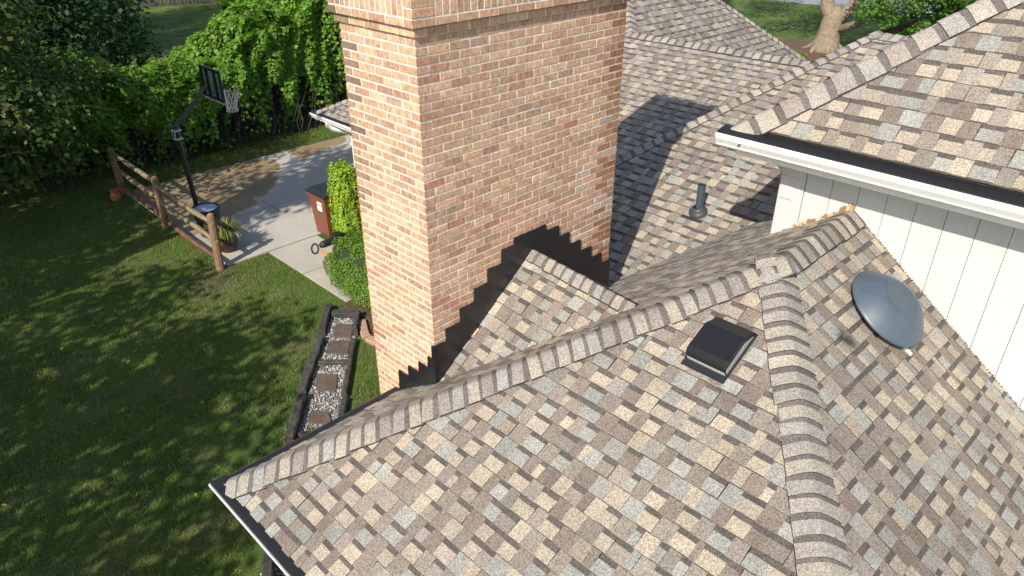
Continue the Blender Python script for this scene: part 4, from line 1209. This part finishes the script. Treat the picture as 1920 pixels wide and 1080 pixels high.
def tree(name, base, height, tr, cl, per, size, pal, label, cat='tree', group=None, limbs=6, lean=(0, 0), mat=LEAF, aspect=0.75, barkc=(0.11, 0.085, 0.065), core=True):
    rng.seed(int(abs(base[0] * 13 + base[1] * 7) * 10) + 1)
    t = empty(name, base, label, cat, group)
    mb = MB()
    top = (base[0] + lean[0], base[1] + lean[1], base[2] + height)
    path = trunk(mb, base, top, tr, tr * 0.35, 0.4, barkc)
    order = sorted(cl, key=lambda q: -q[1][0] * q[1][1])
    for c, r in order[:limbs]:
        k = min(len(path) - 2, max(2, int(len(path) * rng.uniform(0.4, 0.8))))
        p0 = path[k]; e = Vector(c)
        if p0.z > e.z: p0 = path[max(1, min(k, int((e.z - base[2]) / height * len(path) - 1)))]
        mid = p0.lerp(e, 0.5) + Vector((rng.uniform(-.3, .3), rng.uniform(-.3, .3), rng.uniform(0, .5)))
        mb.tube([p0, p0.lerp(mid, .6), mid, mid.lerp(e, .6), e], [tr * .32, tr * .26, tr * .2, tr * .12, tr * .04], 7, barkc)
    mb.build('trunk', BARK, t, smooth=True, angle=60)
    P, N = clumps(cl, per)
    leaves('crown', P, N, nr.uniform(size[0], size[1], len(P)), pal, mat, t, aspect=aspect)
    return t

def twigs(cl, n, L, c=(0.12, 0.095, 0.06)):
    """thin bare twigs poking out of the leaf clumps"""
    mb = MB()
    for _ in range(n):
        cc, r = rng.choice(cl)
        d = Vector((rng.gauss(0, 1), rng.gauss(0, 1), rng.gauss(0, .5))).normalized()
        p = Vector(cc) + Vector((d.x * r[0], d.y * r[1], d.z * r[2])) * rng.uniform(.4, .8)
        q = p + d * L * rng.uniform(.6, 1.2)
        mb.tube([p, p.lerp(q, .5) + Vector((0, 0, .06)), q], [.012, .008, .003], 4, c, cap=False)
    return mb

# --- vine covered hedge along the far side of the driveway
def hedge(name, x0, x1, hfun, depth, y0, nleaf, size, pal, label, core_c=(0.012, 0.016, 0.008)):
    hg = empty(name, ((x0 + x1) / 2, y0 + depth / 2, G), label, 'hedge')
    def surf(u, v):
        """u along, v 0..1 from front foot over the top to the back foot"""
        x = x0 + (x1 - x0) * u
        h = hfun(x)
        a = np.clip(v, 0, 1)
        # front 0-.5, top .5-.85, back .85-1
        f = np.clip(a / 0.5, 0, 1); tp = np.clip((a - 0.5) / 0.35, 0, 1); bk = np.clip((a - 0.85) / 0.15, 0, 1)
        lump = 0.28 * np.sin(x * 2.3 + 4 * a) * np.sin(a * 9 + x) + 0.16 * np.sin(x * 5.1 + a * 13) + 0.10 * np.sin(x * 9.7 - a * 21)
        y = y0 + 0.55 * (1 - np.sin(f * 2.6) ) * 0.6 + tp * depth * 0.8 + bk * depth * 0.2 + 0.35 * f * (tp < 0.01)
        z = G + h * (0.06 + 0.94 * np.sin(f * math.pi / 2) ** 0.85) * (1 - bk) + 0.25 * np.sin(tp * math.pi) + lump * 0.8 * (tp > 0)
        y = y - lump * (tp <= 0) * 0.9
        return x, y, z
    n = nleaf
    u = nr.random(n); v = np.concatenate([nr.random(int(n * .62)) * 0.52, 0.5 + nr.random(n - int(n * .62)) * 0.42])
    e = 0.004
    p = np.stack(surf(u, v), 1); pu = np.stack(surf(u + e, v), 1) - p; pv = np.stack(surf(u, v + e), 1) - p
    N = unit(np.cross(pu, pv)); N[N[:, 2] < -0.3] *= -1
    flipm = (N[:, 1] > 0.2) & (v < 0.5); N[flipm] *= -1
    p = p - N * (nr.random((n, 1)) ** 1.6 * 0.42) + N * 0.05
    # gaps: hanging tresses low on the front
    tress = 0.5 + 0.5 * np.sin(p[:, 0] * 4.3 + 2.0 * np.sin(p[:, 0] * 1.7)) + 0.25 * np.sin(p[:, 0] * 13)
    hrel = (p[:, 2] - G) / hfun(p[:, 0])
    keep = (hrel > 0.52 + 0.0 * tress) | (nr.random(n) < np.clip((hrel - 0.10) * 2.2 * tress + 0.06, 0, 1))
    p, N, v = p[keep], N[keep], v[keep]
    N2 = N * 0.8 + np.array([0, -0.1, 0.55]) + nr.normal(size=p.shape) * 0.35
    leaves('foliage', p, N2, nr.uniform(size[0], size[1], len(p)), pal, LEAF, hg, aspect=0.9)
    # dark inner mass of twigs
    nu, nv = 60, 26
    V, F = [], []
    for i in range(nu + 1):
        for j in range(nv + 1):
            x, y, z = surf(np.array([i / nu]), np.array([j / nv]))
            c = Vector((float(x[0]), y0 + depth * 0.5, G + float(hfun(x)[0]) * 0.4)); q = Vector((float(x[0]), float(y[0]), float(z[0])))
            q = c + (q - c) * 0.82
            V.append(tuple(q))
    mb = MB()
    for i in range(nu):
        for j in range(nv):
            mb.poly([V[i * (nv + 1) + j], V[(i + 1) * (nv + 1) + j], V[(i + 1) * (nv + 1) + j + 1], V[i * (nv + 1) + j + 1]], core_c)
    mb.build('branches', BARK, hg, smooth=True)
    mb = MB()
    for i in range(90):
        x = rng.uniform(x0, x1); yy = y0 + rng.uniform(.1, .9)
        mb.tube([(x, yy, G), (x + rng.uniform(-.2, .2), yy - .1, G + .5), (x + rng.uniform(-.4, .4), yy - rng.uniform(-.2, .3), G + 1.3)], [.018, .013, .005], 5, (0.06, 0.05, 0.04), cap=False)
    mb.build('stem', BARK, hg)
    return hg
hf = lambda x: 2.38 + 0.30 * np.sin(x * 1.1 + 0.5) + 0.12 * np.sin(x * 3.1) + 0.20 * np.clip(x - 4.5, 0, 5)
hedge('hedge', -1.5, 7.8, hf, 3.2, 15.75, 52000, (0.08, 0.145), GREEN + LIME[:2], 'long vine covered hedge behind the basketball hoop')
hf2 = lambda x: 3.7 + 0.35 * np.sin(x * 1.4) + 0.15 * np.sin(x * 3.7) + 0.25 * np.clip(x - 8, 0, 3)
hedge('hedge', 7.0, 12.5, hf2, 3.6, 15.85, 36000, (0.08, 0.15), LIME + GREEN, 'tall yellow green vine covered bush behind the chimney')

# --- tree overhanging the left edge of the lawn
rng.seed(55)
cl = []
for i in range(46):
    x = rng.uniform(-3.2, 1.5); y = rng.uniform(13.2, 17.5); z = rng.uniform(-5.0, -0.3)
    if x > 0.2 and z < -3.6 and y < 14.2: z += 0.8
    r = rng.uniform(0.55, 1.1)
    cl.append(((x, y, z), (r * 1.2, r * 1.2, r * 0.75)))
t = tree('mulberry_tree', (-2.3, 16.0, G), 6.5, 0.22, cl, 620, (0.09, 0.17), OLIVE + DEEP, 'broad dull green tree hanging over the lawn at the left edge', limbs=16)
for _ in range(60): twigs(cl, 1, 0.9).build('twig', BARK, t)

# --- dark ivy clad tree and dim trees behind the hedge
cl = [((6.2, 26.5, -5.0 + 1.05 * k), (1.5 - 0.05 * k, 1.4, 1.0)) for k in range(7)]
tree('ivy_tree', (6.2, 26.5, G), 7.0, 0.25, cl, 900, (0.11, 0.19), GREEN[:3] + DEEP, 'ivy clad tree standing behind the hedge at the upper left', limbs=2)
rng.seed(66)
for (x, y, s, lab) in ((1.8, 22.5, 1.35, 'dark spreading tree behind the mulberry branches'), (2.4, 24.5, 1.0, 'black shaded tree between the mulberry and the ivy tree'), (-2.8, 21.0, 1.3, 'dark tree at the top left corner'), (2.6, 31.0, 1.4, 'far dark tree at the left end of the back lawn'), (6.5, 37.0, 1.3, 'farthest dark tree beside the grey board fence')):
    cl = [((x + rng.uniform(-2, 2) * s, y + rng.uniform(-1.5, 1.5) * s, G + rng.uniform(0.9, 6.5 if y < 30 else 10.5)), (1.3 * s, 1.3 * s, 1.0 * s)) for _ in range(16 if y < 30 else 26)]
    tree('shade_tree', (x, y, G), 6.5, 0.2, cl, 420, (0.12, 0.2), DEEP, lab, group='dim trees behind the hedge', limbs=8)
# tall trees casting the shade on the back lawn
rng.seed(67)
def shade(x, y, lab, cz, rad, n, per=290, vz=2.2):
    cl = []
    for _ in range(int(n * 0.56)):
        d = Vector((rng.gauss(0, 1), rng.gauss(0, 1), rng.gauss(0, 1))).normalized() * (rng.random() ** 0.4)
        r = rng.uniform(1.0, 1.55)
        cl.append(((x + d.x * rad[0], y + d.y * rad[1], cz + d.z * vz), (r, r, r * .8)))
    tree('shade_tree', (x, y, G), cz - G + 1.0, 0.25, cl, per, (0.14, 0.24), GREEN, lab, limbs=10)
shade(-10.0, 1.2, 'tall leafy tree left of the lawn, nearest the house corner', -0.6, (2.7, 2.5), 21, vz=1.5)
shade(-9.2, 6.0, 'tall leafy tree left of the middle of the lawn', -0.3, (3.2, 2.6), 31, vz=1.8)
shade(-7.9, 4.0, 'slender leafy tree left of the lawn between two taller ones', -0.3, (1.5, 1.3), 12, vz=1.0)
shade(-8.2, 10.8, 'tall leafy tree left of the far lawn', 0.2, (3.2, 2.6), 44, vz=2.0)
rng.seed(68)
cl = []
for _ in range(30):
    d = Vector((rng.gauss(0, 1), rng.gauss(0, 1), rng.gauss(0, 1))).normalized() * (rng.random() ** 0.4)
    r = rng.uniform(.7, 1.15)
    cl.append(((-3.7 + d.x * 2.5, 8.9 + d.y * 1.6, 2.2 + d.z * 1.3), (r, r, r * .8)))
tree('shade_tree', (-6.5, 9.0, G), 8.5, 0.24, cl, 220, (0.14, 0.24), GREEN, 'tall leafy tree whose high crown shades the driveway', limbs=10, lean=(1.5, 0.3))

# --- grey board fence far back
bf_ = empty('board_fence', (15.5, 44.5, G), 'grey weathered board fence far behind the hedge', 'fence')
mb = MB(); rng.seed(4)
for i in range(110):
    t = i / 109; x = 4 + t * 24; y = 47.5 - t * 6
    j = rng.uniform(.8, 1.2)
    mb.box(x, x + .19, y - .012, y + .012, G, G + 1.75 + rng.uniform(-.03, .03), tuple(a * j for a in (0.12, 0.105, 0.095)))
mb.build('boards', MATTE, bf_)
mb = MB()
for h in (.4, 1.4): mb.prism([(4, 47.53, G + h), (4, 47.62, G + h), (4, 47.62, G + h + .09), (4, 47.53, G + h + .09)], (24, -6, 0), (0.10, 0.085, 0.07))
mb.build('rail', MATTE, bf_)
# --- front tree, maple foliage, spruce
rng.seed(71)
old = empty('old_tree', (31.3, 10.15, G), 'old forked tree with pale bark in the front mulch bed', 'tree')
mb = MB()
BC = (0.27, 0.21, 0.15)
mb.tube([(31.3, 10.15, G - .1), (31.3, 10.15, G + .25), (31.28, 10.1, G + .7), (31.25, 10.05, G + 1.2), (31.25, 10.05, G + 1.6), (31.2, 10.15, G + 1.9)], [.80, .60, .50, .46, .44, .30], 18, BC)
mb.tube([(31.25, 10.1, G + 1.3), (31.15, 10.35, G + 1.9), (31.1, 10.5, G + 2.6), (31.1, 10.7, G + 4.6), (31.0, 11.0, G + 8)], [.36, .30, .26, .24, .16], 14, BC)
mb.tube([(31.3, 9.95, G + 1.2), (31.5, 9.45, G + 1.9), (31.8, 8.9, G + 2.8), (32.2, 7.6, G + 5.5), (32.5, 7.0, G + 8)], [.30, .25, .21, .18, .11], 12, BC)
mb.tube([(31.3, 9.8, G + 0.95), (31.2, 9.1, G + 1.25), (31.0, 8.3, G + 1.75), (30.8, 7.4, G + 2.3)], [.22, .16, .11, .05], 9, (0.2, 0.16, 0.12))
for k in range(5):
    a = k * 1.25 + .3; mb.tube([(31.3 + .4 * math.cos(a), 10.15 + .4 * math.sin(a), G + .3), (31.3 + .8 * math.cos(a), 10.15 + .8 * math.sin(a), G + .06), (31.3 + 1.1 * math.cos(a + .2), 10.15 + 1.1 * math.sin(a + .2), G - .04)], [.16, .09, .03], 8, BC)
mb.build('trunk', BARK, old, smooth=True)
cl = []
for i in range(40):
    cl.append(((31 + rng.uniform(-4, 5), 10 + rng.uniform(-5, 6), G + rng.uniform(5.5, 11)), (1.5, 1.5, 1.0)))
P, N = clumps(cl, 190); leaves('crown', P, N, nr.uniform(.14, .24, len(P)), GREEN, LEAF, old)
cl = []
for i in range(38):
    f = rng.random()
    cl.append(((29.6 + rng.uniform(-.9, 1.3), 8.3 - f * 4.4 + rng.uniform(-.4, .4), G + 2.4 + rng.uniform(-1.15, 2.0)), (.62, .62, .42)))
tree('maple_tree', (30.6, 5.4, G), 4.2, 0.13, cl, 950, (0.10, 0.17), [(0.10, 0.21, 0.03), (0.075, 0.17, 0.025), (0.13, 0.24, 0.04), (0.06, 0.13, 0.02)], 'bright green maple beside the old forked tree', limbs=12)
cl = []
sp = empty('spruce_tree', (30.0, 17.6, G), 'blue grey spruce whose bough tips hang in at the top edge', 'tree')
mb = MB(); trunk(mb, (30.0, 17.6, G), (30, 17.6, G + 12), .3, .06, .05); 
tips = []
rng.seed(12)
for h in np.arange(2.6, 11.5, .55):
    for k in range(9):
        a = rng.uniform(0, 6.28); L = (12.3 - h) * .30
        e = Vector((30 + L * math.cos(a), 17.6 + L * math.sin(a), G + h - .35)); mb.tube([(30, 17.6, G + h + .2), (30 + .5 * L * math.cos(a), 17.6 + .5 * L * math.sin(a), G + h + .12), e], [.05, .035, .012], 5, (0.12, 0.09, 0.07))
        for q in range(26):
            t = rng.uniform(.3, 1.02); sd = rng.uniform(-.5, .5) * L * .5 * (1.1 - t * .6)
            tips.append((30 + L * t * math.cos(a) - sd * math.sin(a), 17.6 + L * t * math.sin(a) + sd * math.cos(a), G + h + .15 - .4 * t * t + rng.uniform(-.08, .08)))
mb.build('trunk', BARK, sp)
P = np.repeat(np.array(tips), 7, 0) + nr.normal(0, .09, (len(tips) * 7, 3)); N = nr.normal(size=P.shape) * .6 + [0, 0, .8]
leaves('crown', P, N, nr.uniform(.16, .28, len(P)), [(0.16, 0.22, 0.20), (0.22, 0.28, 0.25), (0.10, 0.15, 0.13)], LEAF, sp, aspect=.16)
# street side bushes and a dark trunk at the upper right
for (x, y, s, lab) in ((38.6, 8.2, .9, 'dark low bush in front of the grey paving, left one'), (40.2, 6.9, 1.1, 'dark low bush in front of the grey paving, right one'), (36.5, 6.6, .8, 'dark low bush nearest the upper roof hip')):
    cl = [((x + rng.uniform(-1, 1) * s, y + rng.uniform(-1, 1) * s, G + rng.uniform(.1, .55) * s), (.5 * s, .5 * s, .35 * s)) for _ in range(9)]
    b = empty('bush', (x, y, G), lab, 'bush', 'dark low bushes by the grey paving')
    P, N = clumps(cl, 420); leaves('foliage', P, N, nr.uniform(.1, .2, len(P)), DEEP, LEAF, b)
rng.seed(31)
cl = [((43.5 + rng.uniform(-3, 3), 7.6 + rng.uniform(-3, 3), G + rng.uniform(6, 9)), (1.4, 1.4, 1.0)) for _ in range(24)]
tree('street_tree', (43.2, 8.6, G), 8, 0.30, cl, 200, (.15, .25), GREEN, 'leaning dark trunked tree by the street at the upper right', limbs=6, lean=(.8, -1.6), barkc=(0.06, 0.045, 0.035))
rng.seed(32)
sprt = []
for i, (x, y) in enumerate(((29.6, 11.9), (29.0, 10.2), (30.0, 12.6))):
    b = empty('hosta', (x, y, G), ('yellow green leafy plant in the mulch left of the old trunk', 'yellow green leafy plant in the mulch right of centre before the old trunk', 'yellow green leafy plant at the far left of the mulch')[i], 'plant', 'young plants in the front mulch bed')
    P, N = clumps([((x, y, G + .12), (.38, .38, .2))], 700); leaves('foliage', P, N, nr.uniform(.12, .2, len(P)), LIME, LEAF, b, aspect=.4)

# --- clipped shrubs between the walkway and the house
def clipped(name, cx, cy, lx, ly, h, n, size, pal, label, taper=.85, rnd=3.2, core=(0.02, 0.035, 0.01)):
    b = empty(name, (cx, cy, G), label, 'shrub')
    d = unit(nr.normal(size=(n, 3))); d[:, 2] = abs(d[:, 2]) * np.where(nr.random(n) < .93, 1, -1)
    q = (abs(d[:, 0]) ** rnd + abs(d[:, 1]) ** rnd + abs(d[:, 2]) ** rnd) ** (-1 / rnd)
    s = d * q[:, None]
    zz = np.clip(s[:, 2], -.2, 1)
    tp = taper + (1 - taper) * (1 - zz) ** .5
    lump = 1 + .05 * np.sin(s[:, 0] * 9 + s[:, 2] * 7) + .04 * np.sin(s[:, 1] * 13 + s[:, 2] * 11)
    dep = 1 - .22 * nr.random(n) ** 2
    P = np.c_[cx + s[:, 0] * lx * tp * lump * dep, cy + s[:, 1] * ly * tp * lump * dep, G + .12 + zz * (h - .12) * lump * dep]
    N = d + [0, 0, .4] + nr.normal(size=(n, 3)) * .5
    leaves('foliage', P, N, nr.uniform(size[0], size[1], n), pal, SHRB, b, aspect=.6)
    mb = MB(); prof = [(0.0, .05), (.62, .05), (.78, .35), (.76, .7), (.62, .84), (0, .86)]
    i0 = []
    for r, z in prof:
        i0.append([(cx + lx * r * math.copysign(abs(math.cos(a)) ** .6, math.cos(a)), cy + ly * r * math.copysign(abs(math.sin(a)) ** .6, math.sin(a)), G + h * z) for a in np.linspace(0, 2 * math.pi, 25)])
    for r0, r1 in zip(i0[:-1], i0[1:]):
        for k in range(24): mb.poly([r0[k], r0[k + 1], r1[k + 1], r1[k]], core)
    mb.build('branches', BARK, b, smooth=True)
    return b
clipped('shrub', 4.47, 8.60, .31, .34, 1.70, 12000, (.035, .075), [(0.26, 0.42, 0.03), (0.32, 0.46, 0.04), (0.20, 0.35, 0.03), (0.36, 0.47, 0.06)], 'bright yellow green clipped shrub against the downspout', taper=.98, rnd=4.5)
clipped('shrub', 3.40, 6.28, .55, 1.05, 1.16, 38000, (.022, .042), [(0.11, 0.22, 0.022), (0.15, 0.28, 0.028), (0.08, 0.17, 0.02), (0.19, 0.32, 0.04)], 'deep green clipped box shrub between the walkway and the chimney', taper=.82)
b = empty('grass_tuft', (4.25, 8.35, G), 'dark weedy tuft between the brown bin and the bright shrub', 'plant')
P, N = clumps([((4.2, 8.3, G + .1), (.35, .35, .22))], 1500); leaves('foliage', P, N, nr.uniform(.06, .12, len(P)), DEEP, LEAF, b, aspect=.2)
